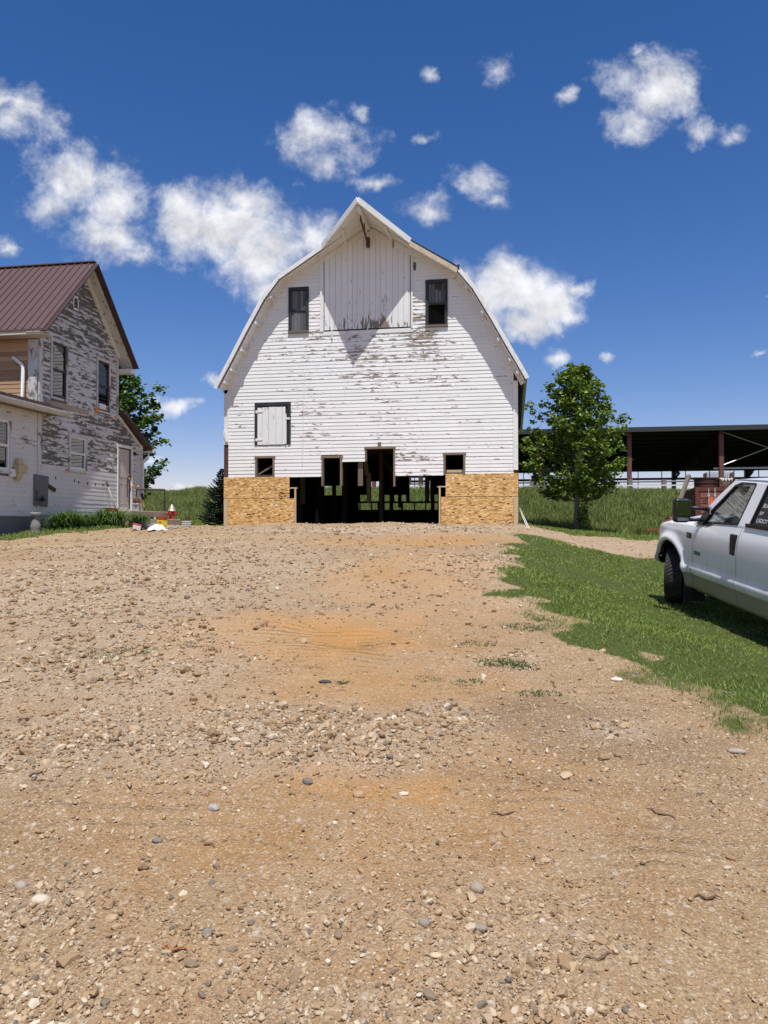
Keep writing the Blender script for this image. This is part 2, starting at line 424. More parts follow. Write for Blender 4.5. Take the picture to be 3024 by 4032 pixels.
def zones(xc, D):
    P = np.stack([np.ravel(xc), np.ravel(D)], 1); X, Y = W(P[:, 0], P[:, 1]); wo = wob(P)
    lawn = ss(-.25, .30, sdist(P, LAWN)+wo)
    sp = .55*ss(-.25, .4, sdist(P, SPARSE)+wo*1.5)
    left = ss(-.2, .3, sdist(P, LEFT)+wo)
    back = ss(-.3, .3, Y-24.9+wo-1.2*(X > .1))*np.maximum((X > .2), (X < -10.1)*ss(-.2, .3, Y-24.5))
    back = back*(1-ss(-.35, .25, sdist(P, PATH)+wo))
    back = np.maximum(back, ss(38, 40, Y))
    barn = (X > -10.2)*(X < .15)*(Y > 25.3)*(Y < 39.6)
    g = np.maximum(np.maximum(lawn, sp), np.maximum(left, back))*(1-barn)
    path = ss(-.3, .3, sdist(P, PATH))
    return g, path, ss(40.6, 41.6, Y), barn, X, Y
def blob(P, px, py, ex, ey, soft=.6):
    c = np.array(xd(px, py)); rx = abs(xd(px+ex, py)[0]-c[0]); rd = abs(xd(px, py-ey)[1]-xd(px, py+ey)[1])/2
    q = np.hypot((P[:, 0]-c[0])/rx, (P[:, 1]-c[1])/rd)+.5*wob(P, 1.7)
    return 1-ss(1-soft, 1+soft*.6, q)
CLAY = [(1500, 2600, 850, 480, .48), (1200, 2500, 430, 80, 1.25), (1560, 2290, 420, 130, .75), (1420, 2700, 520, 170, .6), (1480, 3080, 460, 110, .8), (1650, 2128, 420, 26, .7), (1130, 2510, 600, 120, 1.0), (1450, 2440, 360, 50, .8), (1780, 2215, 290, 50, 1.0), (1350, 2125, 300, 14, .6), (1700, 2120, 220, 10, .6), (1500, 3120, 380, 60, .75), (1560, 2150, 420, 30, .45), (620, 3760, 260, 60, .35), (1850, 2400, 260, 60, .5), (1500, 2750, 500, 90, .5)]
DARK = [(2150, 2820, 420, 120, .9), (2500, 2920, 420, 110, .8), (1800, 2650, 330, 90, .4), (260, 2900, 420, 140, .35), (2000, 3060, 700, 60, .5), (2800, 3150, 300, 120, .4)]
STON = [(1463, 2088, 640, 16, .95), (560, 2280, 700, 160, .8), (1150, 2880, 720, 130, 1.0), (1750, 2830, 180, 90, .9), (2420, 2870, 160, 45, .9), (560, 2560, 620, 180, .75), (400, 2330, 700, 130, .85), (150, 3560, 260, 130, .6), (250, 2900, 380, 160, .8), (1900, 2230, 300, 60, .8), (1000, 2230, 500, 60, .6), (2000, 2600, 160, 50, .7), (1300, 3650, 500, 200, .4), (2000, 3700, 500, 260, .45), (1650, 3960, 900, 120, .6), (200, 3900, 500, 200, .45), (1300, 2360, 900, 100, .45), (600, 2140, 600, 30, .6)]
SMOOTH = [(2450, 3300, 620, 200, .9), (800, 3200, 600, 110, .6), (700, 3500, 400, 150, .5), (1250, 2540, 420, 80, .8), (2700, 3700, 400, 250, .5)]
RIDGE = [(1250, 2530, 480, 110, 1.0), (2100, 2720, 350, 90, .9), (1600, 2550, 450, 90, .8), (700, 3180, 620, 130, .7), (2300, 3300, 700, 300, .6), (400, 2900, 300, 100, .5)]
def field(P, bl):
    r = np.zeros(len(P))
    for b in bl: r = np.maximum(r, b[4]*blob(P, *b[:4]))
    return r
# ground sheet on a fan of quads, finest near the camera
Ds = [-40, -20, -10, -5, -2, 0, .8]; d = 1.4
while d < 62: Ds.append(d); d += max(.045, .0095*d) if d < 30 else .6
Ds += [64, 70, 80, 100, 140, 200, 300, 450, 700]
us = np.concatenate([[-14, -8, -4, -2.5, -1.6, -1.15], np.linspace(-.95, .95, 380), [1.15, 1.6, 2.5, 4, 8, 14]])
Dg = np.array(Ds); base = np.where(Dg < 0, 3, 1.2+.72*Dg*np.where(Dg > 60, 60/np.maximum(Dg, 1), 1))
base = np.where(Dg > 60, 44+(Dg-60)*.1, base)
xcg = us[None, :]*base[:, None]; Dgg = np.repeat(Dg[:, None], len(us), 1)
g_, path_, bank_, barn_, Xg, Yg = zones(xcg, Dgg)
PG = np.stack([xcg.ravel(), Dgg.ravel()], 1)
near = (Dgg.ravel() > 1) & (Dgg.ravel() < 26)
clay_, dark_, ston_, ridge_, smooth_ = [np.zeros(len(PG)) for _ in range(5)]
for arr, bl in ((clay_, CLAY), (dark_, DARK), (ston_, STON), (ridge_, RIDGE), (smooth_, SMOOTH)): arr[near] = field(PG[near], bl)
rough_ = (RNG.random(len(PG))-.5)*.014*np.exp(-((PG[:, 1]-5)/12)**2)*(1-.6*smooth_)
Zg = hgt(Xg, Yg)+rough_-.012*(barn_ > 0)+g_*.01
Zg += ridge_*.006*np.sin(PG[:, 1]*48+3*np.sin(PG[:, 0]*.8))*(PG[:, 1] < 14)
nr, nc = len(Ds), len(us)
V = np.stack([Xg, Yg, Zg], 1)
ii = (np.arange(nr-1)[:, None]*nc+np.arange(nc-1)[None, :]).ravel()
FQ = np.stack([ii, ii+1, ii+nc+1, ii+nc], 1)
gm = (g_[FQ].mean(1) > .5)
def groundmat():
    m, t, b = newmat('ground')
    A = t.new('ShaderNodeAttribute', attribute_name='zone'); B = t.new('ShaderNodeAttribute', attribute_name='zonb')
    sa = t.new('ShaderNodeSeparateColor'); t.l.new(A.outputs['Color'], sa.inputs[0]); grass, path, clay = sa.outputs
    sb = t.new('ShaderNodeSeparateColor'); t.l.new(B.outputs['Color'], sb.inputs[0]); dark, ston, ridge = sb.outputs
    c = t.coord()
    big = t.noise(c, .55, 5, .6); med = t.noise(c, 3.2, 6, .65); fine = t.noise(c, 46, 5, .7)
    col = t.mix(t.step(big, .32, .68), (.320, .205, .104), (.400, .278, .160))
    col = t.mix(t.math('MULTIPLY', t.step(med, .45, .7), .65), col, (.235, .148, .074))
    cm = t.math('MULTIPLY', clay, t.step(t.math('ADD', med, clay), .6, 1.15))
    col = t.mix(cm, col, t.mix(fine, (.40, .195, .058), (.50, .27, .095)))
    dm = t.math('MULTIPLY', dark, t.step(t.math('ADD', med, dark), .7, 1.2))
    col = t.mix(t.math('MULTIPLY', dm, .8), col, (.225, .146, .080))
    gm_ = t.math('MULTIPLY', ston, .6)
    col = t.mix(gm_, col, t.mix(fine, (.36, .28, .20), (.50, .415, .32)))
    # grit: cells of small stones coloured one by one
    for scl, thr, amt in ((75, .36, .85), (150, .32, .75), (34, .60, .6)):
        vc = t.new('ShaderNodeTexVoronoi'); t.put(vc.inputs['Vector'], c); vc.inputs['Scale'].default_value = scl
        sc = t.new('ShaderNodeSeparateColor'); t.l.new(vc.outputs['Color'], sc.inputs[0])
        pc = t.ramp(sc.outputs[1], [(0, (.15, .105, .07)), (.25, (.29, .195, .11)), (.55, (.42, .30, .185)), (.8, (.53, .43, .30)), (1, (.60, .53, .43))])
        on = t.math('GREATER_THAN', t.math('ADD', sc.outputs[0], t.math('MULTIPLY', ston, .25)), thr+.12)
        rd = t.step(vc.outputs['Distance'], .55, .35)
        col = t.mix(t.math('MULTIPLY', t.math('MULTIPLY', t.math('MULTIPLY', on, rd), amt), t.math('MULTIPLY_ADD', cm, -.65, 1.0)), col, pc)
    gcol = t.mix(med, (.050, .076, .016), (.10, .105, .035))
    gcol = t.mix(t.step(fine, .4, .7), gcol, (.065, .095, .020))
    gf = t.step(t.math('ADD', grass, t.math('MULTIPLY', t.math('SUBTRACT', med, .5), .9)), .45, .72)
    col = t.mix(gf, col, gcol)
    bset(t, b, Base_Color=col, Roughness=.93, Specular_IOR_Level=.15)
    h1 = t.math('ADD', t.math('MULTIPLY', med, .5), t.math('MULTIPLY', fine, .35))
    h1 = t.math('ADD', h1, t.math('MULTIPLY', t.voro(c, 60), -.25))
    n1 = t.bump(h1, .95, .04)
    wv = t.new('ShaderNodeTexWave', wave_type='BANDS', bands_direction='Y'); t.put(wv.inputs['Vector'], t.coord((1, 1, 1), (0, 0, R(-9))))
    wv.inputs['Scale'].default_value = 2.2; wv.inputs['Distortion'].default_value = 4.5; wv.inputs['Detail'].default_value = 4
    n2 = t.bump(t.math('MULTIPLY', wv.outputs['Fac'], t.math('MULTIPLY', ridge, t.step(t.noise(c, 1.3, 4, .6), .42, .62))), .95, .03, n1)
    t.put(b.inputs['Normal'], n2)
    return m
GM = groundmat()
za = np.stack([g_, path_, clay_, np.ones_like(g_)], 1).astype(np.float32); zb = np.stack([dark_, np.maximum(ston_, path_*.5), ridge_, np.ones_like(g_)], 1).astype(np.float32)
def sheet(name, sel):
    f = FQ[sel]; u, inv = np.unique(f.ravel(), return_inverse=True)
    o = arrays(name, V[u], inv.reshape(f.shape), GM, smooth=True)
    for k, z in (('zone', za), ('zonb', zb)):
        a = o.data.color_attributes.new(k, 'FLOAT_COLOR', 'POINT'); a.data.foreach_set('color', z[u].ravel())
    return structure(o)
sheet('gravel_driveway', ~gm); sheet('ground', gm)

# ------------------------------------------------------------------ scattered stones
bm = bmesh.new(); bmesh.ops.create_icosphere(bm, subdivisions=1, radius=1); ICO_V = np.array([v.co[:] for v in bm.verts]); ICO_F = np.array([[v.index for v in f.verts] for f in bm.faces]); bm.free()
bm = bmesh.new(); bmesh.ops.create_icosphere(bm, subdivisions=2, radius=1); IC2_V = np.array([v.co[:] for v in bm.verts]); IC2_F = np.array([[v.index for v in f.verts] for f in bm.faces]); bm.free()
def rots(n, tilt=.35):
    a = RNG.random(n)*6.283; b = RNG.normal(0, tilt, n); c = RNG.normal(0, tilt, n)
    ca, sa, cb, sb, cc, sc = np.cos(a), np.sin(a), np.cos(b), np.sin(b), np.cos(c), np.sin(c)
    Z = np.zeros(n); O = np.ones(n)
    Rz = np.stack([ca, -sa, Z, sa, ca, Z, Z, Z, O], 1).reshape(n, 3, 3); Rx = np.stack([O, Z, Z, Z, cb, -sb, Z, sb, cb], 1).reshape(n, 3, 3); Ry = np.stack([cc, Z, sc, Z, O, Z, -sc, Z, cc], 1).reshape(n, 3, 3)
    return Rz @ Rx @ Ry
def stones(name, xc, D, r, m, bv=ICO_V, bf=ICO_F, sink=.25, flat=.62, lump=.28):
    n = len(r); X, Y = W(xc, D); Z = hgt(X, Y)
    sc = np.stack([r*RNG.uniform(.8, 1.5, n), r*RNG.uniform(.65, 1.0, n), r*RNG.uniform(flat*.75, flat*1.25, n)], 1)
    base = bv[None]*(1+RNG.uniform(-lump, lump, (n, len(bv), 1)))
    vs = np.einsum('nij,nkj->nki', rots(n), base*sc[:, None, :])
    vs += np.stack([X, Y, Z+sc[:, 2]*(1-2*sink)], 1)[:, None, :]
    fs = bf[None]+(np.arange(n)*len(bv))[:, None, None]
    return arrays(name, vs.reshape(-1, 3), fs.reshape(-1, 3), m, smooth=False)
def stonemat(name, bright=1.0):
    m, t, b = newmat(name)
    k = t.island()
    st = [(0, (.16, .14, .12)), (.045, (.23, .18, .13)), (.12, (.30, .20, .115)), (.45, (.37, .255, .148)), (.76, (.45, .335, .205)), (.93, (.54, .44, .31)), (1, (.63, .56, .44))]
    col = t.ramp(k, [(p, tuple(min(.85, c*bright) for c in q)) for p, q in st])
    n = t.noise(t.coord(), 60, 4, .6)
    col = t.mix(t.math('MULTIPLY', n, .5), col, t.mix(1.0, col, (.75, .66, .56), 'MULTIPLY'))
    bset(t, b, Base_Color=col, Roughness=.85, Specular_IOR_Level=.25)
    return m
SM = stonemat('stone')
def samp(n, dmin, dmax, w0=.62):
    D = 1/RNG.uniform(1/dmax, 1/dmin, n); return RNG.uniform(-1, 1, n)*(w0*D+.4), D
def gravel():
    xc, D = samp(330000, 2.0, 25)
    P = np.stack([xc, D], 1); g, path, bk, barn, X, Y = zones(xc, D)
    st = field(P, STON); sm = field(P, SMOOTH); cy = np.clip(field(P, CLAY[1:]), 0, 1)
    cl = .5+.5*np.sin(3.3*xc+1.9*np.sin(2.1*D))*np.sin(2.7*D-1.1*xc+.7*np.sin(4*xc))
    cl2 = .5+.5*np.sin(9.1*xc+2*np.sin(6.3*D))*np.sin(8.3*D+1.7*np.sin(7*xc))
    far = ss(8, 16, D)
    p = np.clip(.035+.15*cl*cl2+.40*st*(.35+.65*cl2)+.22*far, 0, 1)*(1-.72*sm)*(1-g)**2*(1-.5*path)*(1-.55*cy*(1-st))
    keep = (RNG.random(len(D)) < p) & (~(barn > 0)) & (Y < 25.4)
    xc, D = xc[keep], D[keep]
    r = .0032*(D/2.2)**.72*np.exp(RNG.normal(0, .55, len(D)))*(1+.5*st[keep])
    o = stones('gravel', xc, D, np.clip(r, .002, .04), SM)
    tag(o, 'small tan and grey stones strewn over the dirt driveway', 'gravel', kind='stuff')
    n = 16000; xc, D = samp(n, 2.0, 24); P = np.stack([xc, D], 1); g = zones(xc, D)[0]; st = field(P, STON)
    p = (.022+.30*st**2)*(.25+.75*ss(3, 6, D))*(1-g)**2; keep = RNG.random(n) < p; xc, D = xc[keep], D[keep]
    r = np.clip(.012*(D/3)**.4*np.exp(RNG.normal(0, .42, len(D))), .006, .0085*D)
    o = stones('cobble_gravel', xc, D, r, SM, IC2_V, IC2_F, .22, .55, .19)
    tag(o, 'larger loose cobbles scattered in bands across the driveway', 'gravel', kind='stuff')
gravel()
def lone_rock(px, py, wpx, col, label, shape=(1.2, .9, .6), smooth=True):
    X, Y, Z = gp(px, py); D = -X*SY+Y*CY; r = wpx/2/F*D
    bv = IC2_V*(1+RNG.uniform(-.10, .10, (len(IC2_V), 1))); bv = bv*np.array(shape)*r
    a = RNG.random()*.8-.4; c, s_ = math.cos(a), math.sin(a); bv = bv@np.array([[c, s_, 0], [-s_, c, 0], [0, 0, 1]])
    o = arrays('rock', bv+np.array([0, 0, r*shape[2]*.45]), IC2_F, simple('rock_stone', col, .85, var=.25, nscale=40, bump=.3, bscale=90), smooth=smooth)
    o.location = (X, Y, Z); tag(o, label, 'rock', 'loose rocks on the driveway')
lone_rock(158, 3552, 62, (.56, .47, .37), 'biggest pale cream rounded rock, at the lower left of the driveway')
lone_rock(82, 3500, 50, (.36, .30, .25), 'grey brown rock just behind the pale cream rock', (1.1, .9, .75))
lone_rock(620, 3325, 38, (.19, .175, .155), 'dark slate coloured oval pebble alone on bare dirt', (1.2, .8, .5))
lone_rock(816, 3700, 46, (.22, .195, .165), 'dark grey lumpy stone beside the rusty bark strip', (1, .95, .8), False)
lone_rock(1878, 3520, 58, (.33, .265, .2), 'brown half buried boulder at the end of a line of pebbles', (1, 1, .8))
lone_rock(1670, 3662, 46, (.28, .235, .18), 'grey brown egg shaped rock left of a flat greenish one', (1.1, .9, .75))
lone_rock(1890, 3678, 48, (.26, .235, .175), 'flat greenish grey oval rock right of the egg shaped one', (1.25, .85, .55))
lone_rock(1716, 3786, 44, (.55, .42, .27), 'cream and orange flat stone near the bottom centre', (1.2, .8, .45))
lone_rock(1412, 3140, 46, (.40, .27, .16), 'tan block shaped stone on the orange clay patch', (1, .9, .75), False)
lone_rock(1212, 3090, 42, (.18, .15, .125), 'dark angular wedge of stone on clay with a shaded face', (1.1, .8, .7), False)
lone_rock(532, 2885, 52, (.43, .31, .18), 'golden rounded stone resting on a darker one', (1.1, .9, .7))
lone_rock(840, 3195, 42, (.36, .33, .29), 'pointed light grey stone in the left wheel track', (1.1, .8, .8), False)
lone_rock(2430, 2682, 36, (.62, .57, .5), 'flat white rock lying beside the edge of the lawn', (1.3, .8, .5), False)
lone_rock(2902, 2790+175, 46, (.36, .31, .25), 'long grey rock at the right edge below the lawn', (1.6, .6, .5))
lone_rock(1280, 2690, 36, (.06, .058, .055), 'flat black stone in the middle of the driveway', (1.4, .8, .4), False)
def bark(px, py, L, ang, col, label):
    X, Y, Z = gp(px, py); m = MB(); n = 6; pts = []
    for i in range(n):
        t = i/(n-1)-.5; pts.append((t*L, .012*math.sin(i*1.9), .008+.004*math.sin(i*2.3)))
    m.tube(pts, [.0015, .004, .005, .0045, .0035, .0015], 6)
    o = m.build('bark_strip', simple('bark', col, .9, var=.35, nscale=90), smooth=False); o.location = (X, Y, Z); o.rotation_euler = (0, 0, YAW+ang)
    tag(o, label, 'wood scrap', 'wood scraps on the driveway')
bark(687, 3757, .085, -.1, (.36, .15, .06), 'rusty orange strip of bark lying among grey pebbles')
bark(815, 3330, .075, -.5, (.22, .13, .07), 'short dark brown bark splinter right of the slate pebble')
bark(60, 3045, .19, .6, (.34, .22, .13), 'long broken slat of wood at the left edge')
bark(2790, 3545, .10, -.05, (.14, .08, .05), 'thin dark twig lying alone on smooth dirt at right')
bark(2600, 3215, .16, -.9, (.13, .08, .05), 'curved dark twig in the tread marks at right')
bark(2930, 2750, .45, -1.2, (.42, .34, .26), 'pale bare stick poking out of the lawn at right')
bark(2360, 3790, .12, .3, (.16, .10, .06), 'brown chip of bark near the lower right ridge')
bark(1990, 3210, .14, .1, (.20, .12, .07), 'straight brown stick on the dirt right of the clay patch')

# ------------------------------------------------------------------ grass
def blades(name, xc, D, h, wd_, m, lean=.5, z=None, curve=True):
    n = len(h); X, Y = W(xc, D); Z = hgt(X, Y)-.01 if z is None else z
    a = RNG.random(n)*6.283; l = np.abs(RNG.normal(0, lean, n))*h
    dx, dy = np.cos(a), np.sin(a); b = RNG.random(n)*6.283; sx, sy = np.cos(b)*wd_/2, np.sin(b)*wd_/2
    base = np.stack([X, Y, Z], 1); side = np.stack([sx, sy, np.zeros(n)], 1)
    mid = base+np.stack([dx*l*.35, dy*l*.35, h*.6], 1); tip = base+np.stack([dx*l, dy*l, h*.95], 1)
    vs = np.stack([base-side, base+side, mid+side*.8, tip, mid-side*.8], 1).reshape(-1, 3)
    o = np.arange(n)*5
    f = np.concatenate([np.stack([o, o+1, o+2], 1), np.stack([o, o+2, o+4], 1), np.stack([o+4, o+2, o+3], 1)])
    return arrays(name, vs, f, m, smooth=True)
G_LAWN = leafmat('lawn_grass', [(0, (.055, .108, .018)), (.35, (.15, .22, .04)), (.65, (.245, .305, .066)), (.86, (.32, .35, .11)), (1, (.48, .43, .22))], .55, .3, .9, .55, .75)
G_TALL = leafmat('tall_grass', [(0, (.085, .135, .032)), (.35, (.17, .222, .062)), (.65, (.25, .29, .092)), (.9, (.32, .35, .125)), (1, (.46, .43, .22))], .6, .3, .35)
def lawn():
    n = 900000; D = RNG.uniform(4.3, 22, n); xc = RNG.uniform(1.2, 15, n)
    k = (xc < .8*D+1) & (RNG.random(n) < np.clip((6.2/D)**1.25, 0, 1)); xc, D = xc[k], D[k]
    g = zones(xc, D)[0]; k = RNG.random(len(D)) < g**1.3*(.9+.1*np.sin(2.3*xc+1.1*D)*np.sin(1.7*D)); xc, D = xc[k], D[k]
    h = RNG.uniform(.025, .065, len(D))*(.7+.3*np.sin(1.3*xc+D)*np.sin(.9*D-xc)+.15)*ss(-.2, .5, zones(xc, D)[0]); wd_ = .0065*np.maximum(1, D/5.0)
    tag(blades('lawn_grass', xc, D, h, wd_, G_LAWN, .75), 'short green mown lawn beside the driveway under the truck', 'grass', kind='stuff')
    n = 260000; D = RNG.uniform(13, 44, n); xc = RNG.uniform(-24, 24, n); g, path, bk, barn, X, Y = zones(xc, D)
    k = (np.abs(xc) < .62*D+1) & (RNG.random(n) < g) & (Y < 41.6) & ((xc < -2) | (D > 21)) & ~((X < -12.8) & (Y < 25)); xc, D = xc[k], D[k]
    h = RNG.uniform(.05, .12, len(D))
    tag(blades('yard_grass', xc, D, h, .022*np.maximum(.8, D/25), G_LAWN, .6), 'mown grass around the house and below the bank', 'grass', kind='stuff')
    n = 300000; X = RNG.uniform(-38, 30, n); Y = RNG.uniform(41.0, 55.5, n); xc = X*CY+Y*SY; D = -X*SY+Y*CY
    k = (np.abs(xc) < .6*D) & ~((X > -9.6) & (X < -1.5) & (RNG.random(n) < .35)); xc, D, Y = xc[k], D[k], Y[k]
    h = RNG.uniform(.28, .75, len(D))*(.75+.35*np.sin(.9*xc+1)*np.sin(.7*D))*(1-.35*ss(51, 53, Y))
    tag(blades('bank_grass', xc, D, h, RNG.uniform(.02, .05, len(D)), G_TALL, .4), 'tall wild grass covering the bank behind the barn', 'grass', kind='stuff')
lawn()
# ------------------------------------------------------------------ shared materials
M_WHITE = simple('white_trim', (.74, .74, .72), .5, var=.12, nscale=2.5, dirt=((.33, .30, .26), 5, .5), bump=.15)
M_RAW = simple('bare_lumber', (.56, .42, .26), .75, var=.18, nscale=3, stretch=(8, 8, 1), isl=.15)
M_OLDW = simple('weathered_wood', (.17, .135, .10), .85, var=.4, nscale=3, stretch=(10, 10, 1.2), isl=.3, bump=.3)
M_DARKW = simple('dark_timber', (.055, .042, .032), .85, var=.4, nscale=3, stretch=(8, 8, 1), isl=.3)
M_INNER = simple('barn_inside', (.028, .023, .018), .9, var=.4, nscale=2, stretch=(6, 6, 1))  # near-black brown for the barn's inner boards
M_CHAR = simple('charcoal_paint', (.022, .025, .027), .55, var=.5, nscale=8, dirt=((.16, .15, .14), 14, .45))
M_BLACK = simple('black_metal', (.012, .012, .013), .45)
M_GALV = simple('galvanised_metal', (.58, .60, .61), .32, .75, var=.12, nscale=2, dirt=((.35, .34, .32), 3, .4))
M_RUSTB = simple('rust_brown', (.085, .040, .025), .75, var=.4, nscale=10, bump=.3)
M_CONC = simple('concrete', (.33, .31, .28), .9, var=.2, nscale=5, bump=.3, bscale=50)
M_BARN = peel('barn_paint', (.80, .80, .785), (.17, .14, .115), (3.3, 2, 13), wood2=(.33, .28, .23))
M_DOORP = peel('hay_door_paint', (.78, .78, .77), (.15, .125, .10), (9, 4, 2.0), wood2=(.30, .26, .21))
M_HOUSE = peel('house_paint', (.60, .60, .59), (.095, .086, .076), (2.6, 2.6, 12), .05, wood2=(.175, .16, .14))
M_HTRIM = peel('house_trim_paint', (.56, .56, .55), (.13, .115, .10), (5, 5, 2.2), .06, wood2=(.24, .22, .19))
def osbmat():
    m, t, b = newmat('osb_sheet')
    c = t.coord((1, 1, 1))
    c = t.vmath('ADD', c, t.vmath('MULTIPLY', t.vmath('SUBTRACT', t.noise(c, 7, 3, out=1), (.5, .5, .5)), (.06, .06, .06)))
    cols = None
    for rot, sc, w_ in ((R(14), 1, None), (R(-21), 1.25, .5), (R(62), 1.1, .78)):
        mp = t.new('ShaderNodeMapping'); t.l.new(c, mp.inputs[0]); mp.inputs['Rotation'].default_value = (0, rot, 0); mp.inputs['Scale'].default_value = (8*sc, 8*sc, 25*sc)
        vc = t.new('ShaderNodeTexVoronoi'); t.l.new(mp.outputs[0], vc.inputs['Vector']); vc.inputs['Scale'].default_value = 1
        s = t.new('ShaderNodeSeparateColor'); t.l.new(vc.outputs['Color'], s.inputs[0])
        pc = t.ramp(s.outputs[0], [(0, (.28, .14, .045)), (.10, (.42, .23, .075)), (.45, (.57, .335, .125)), (.75, (.68, .435, .18)), (1, (.82, .60, .31))])
        pc = t.mix(t.math('GREATER_THAN', s.outputs[1], .955), pc, (.085, .045, .022))
        cols = pc if cols is None else t.mix(t.math('GREATER_THAN', s.outputs[2], w_), cols, pc)
    bset(t, b, Base_Color=cols, Roughness=.7, Specular_IOR_Level=.25)
    return m
M_OSB = osbmat()

# ------------------------------------------------------------------ barn
YB, XM = 25.5, -4.94
BARN = thing('barn', 'tall white gambrel barn with peeling clapboards, hay hood and board patched base', 'barn', (XM, YB, 1.5))
def bp(o): o.parent = BARN; o.matrix_parent_inverse = Matrix.Translation((-XM, -YB, -1.5)); return o
YR = YB-.55
half = [onY(*p, YR) for p in ((848, 1522), (872, 1474), (905, 1412), (965, 1295), (1033, 1170), (1094, 1088))]
prof = half+[(XM, 12.16)]+[(2*XM-x, z) for x, z in half[::-1]]
def inset(pr, d):
    out = []
    for i, (x, z) in enumerate(pr):
        a, b = pr[max(i-1, 0)], pr[min(i+1, len(pr)-1)]; dx, dz = b[0]-a[0], b[1]-a[1]; L = math.hypot(dx, dz)
        out.append((x+dz/L*d, z-dx/L*d))
    return out
p_in = inset(prof, .11); p_sf = inset(prof, .135); p_sf2 = inset(prof, .155)
def extr(pa, pb, y0, y1, mb=None):
    mb = mb or MB(); n = len(pa)
    vs = [(x, y, z) for y in (y0, y1) for x, z in pa]+[(x, y, z) for y in (y0, y1) for x, z in pb]
    fs = []
    for i in range(n-1):
        fs += [(i, i+1, n+i+1, n+i), (2*n+i, 3*n+i, 3*n+i+1, 2*n+i+1), (i, 2*n+i, 2*n+i+1, i+1), (n+i, n+i+1, 3*n+i+1, 3*n+i)]
    fs += [(0, n, 3*n, 2*n), (n-1, 3*n-1, 4*n-1, 2*n-1)]
    return mb.add(vs, fs)
YBACK = 39.5
roof = extr(prof, p_in, YR, YBACK+.6)
for k in range(len(prof)-1):      # standing ribs of the sheet metal
    (x0, z0), (x1, z1) = prof[k], prof[k+1]
    y = YR+.15
    while y < YBACK+.4: roof.beam((x0, y, z0+.008), (x1, y, z1+.008), .035, .03, (0, 1, 0)); y += .30
bp(roof.build('roof', M_GALV, None))
bp(extr(p_sf, p_sf2, YR+.03, YB+.0).build('soffit', M_WHITE))
# hay hood: the upper roof planes run forward to a point
ap = Vector((XM, YB-1.92, 12.16))
hood = MB(); sof = MB(); fas = []
for s in (-1, 1):
    hx = XM+s*1.53; hz = 11.235
    t3 = [Vector((hx, YR-.002, hz)), ap.copy(), Vector((XM, YR-.002, 12.16))]
    dn = Vector((0, 0, -.10)); hood.add(t3+[p+dn for p in t3], [(0, 1, 2), (5, 4, 3), (0, 3, 4, 1), (1, 4, 5, 2), (2, 5, 3, 0)])
    k = .02; t4 = [p+Vector((0, .03, -.125)) for p in t3]; sof.add(t4+[p+Vector((0, 0, -.02)) for p in t4], [(0, 1, 2), (5, 4, 3), (0, 3, 4, 1), (1, 4, 5, 2), (2, 5, 3, 0)])
    n_ = 16
    for i in range(n_):
        a = t3[0].lerp(t3[1], (i+.5)/n_); b_ = t3[0].lerp(t3[2], (i+.5)/n_); hood.beam(a+Vector((0, 0, .012)), b_+Vector((0, 0, .012)), .035, .03, (0, 0, 1))
    fas.append((t3[0], t3[1]))
bp(hood.build('hay_hood', M_GALV)); bp(sof.build('hood_soffit', M_WHITE))
for a, b_ in fas:
    bp(MB().beam(a+Vector((0, -.03, -.06)), b_+Vector((0, -.03, -.06)), .04, .20).build('hood_fascia', M_WHITE))
bp(MB().beam((XM, YB-1.8, 11.93), (XM, YB-.02, 11.93), .13, .20).build('ridge_beam', M_WHITE))
tr = MB(); tr.beam((XM-.02, YB-1.35, 11.72), (XM-.02, YB-.12, 11.36), .05, .07); tr.beam((XM-.02, YB-1.30, 11.86), (XM-.02, YB-1.35, 11.68), .03, .03); tr.beam((XM-.02, YB-.7, 11.86), (XM-.02, YB-.7, 11.5), .03, .03); tr.box(XM-.06, XM+.04, YB-.2, YB-.06, 11.22, 11.55)
bp(tr.build('hay_track', M_RUSTB))
for s in (-1, 1):
    bp(MB().beam((XM+s*.82, YB-.05, 11.46), (XM+s*.72, YB-1.05, 11.52), .10, .07).build('lookout', M_WHITE))
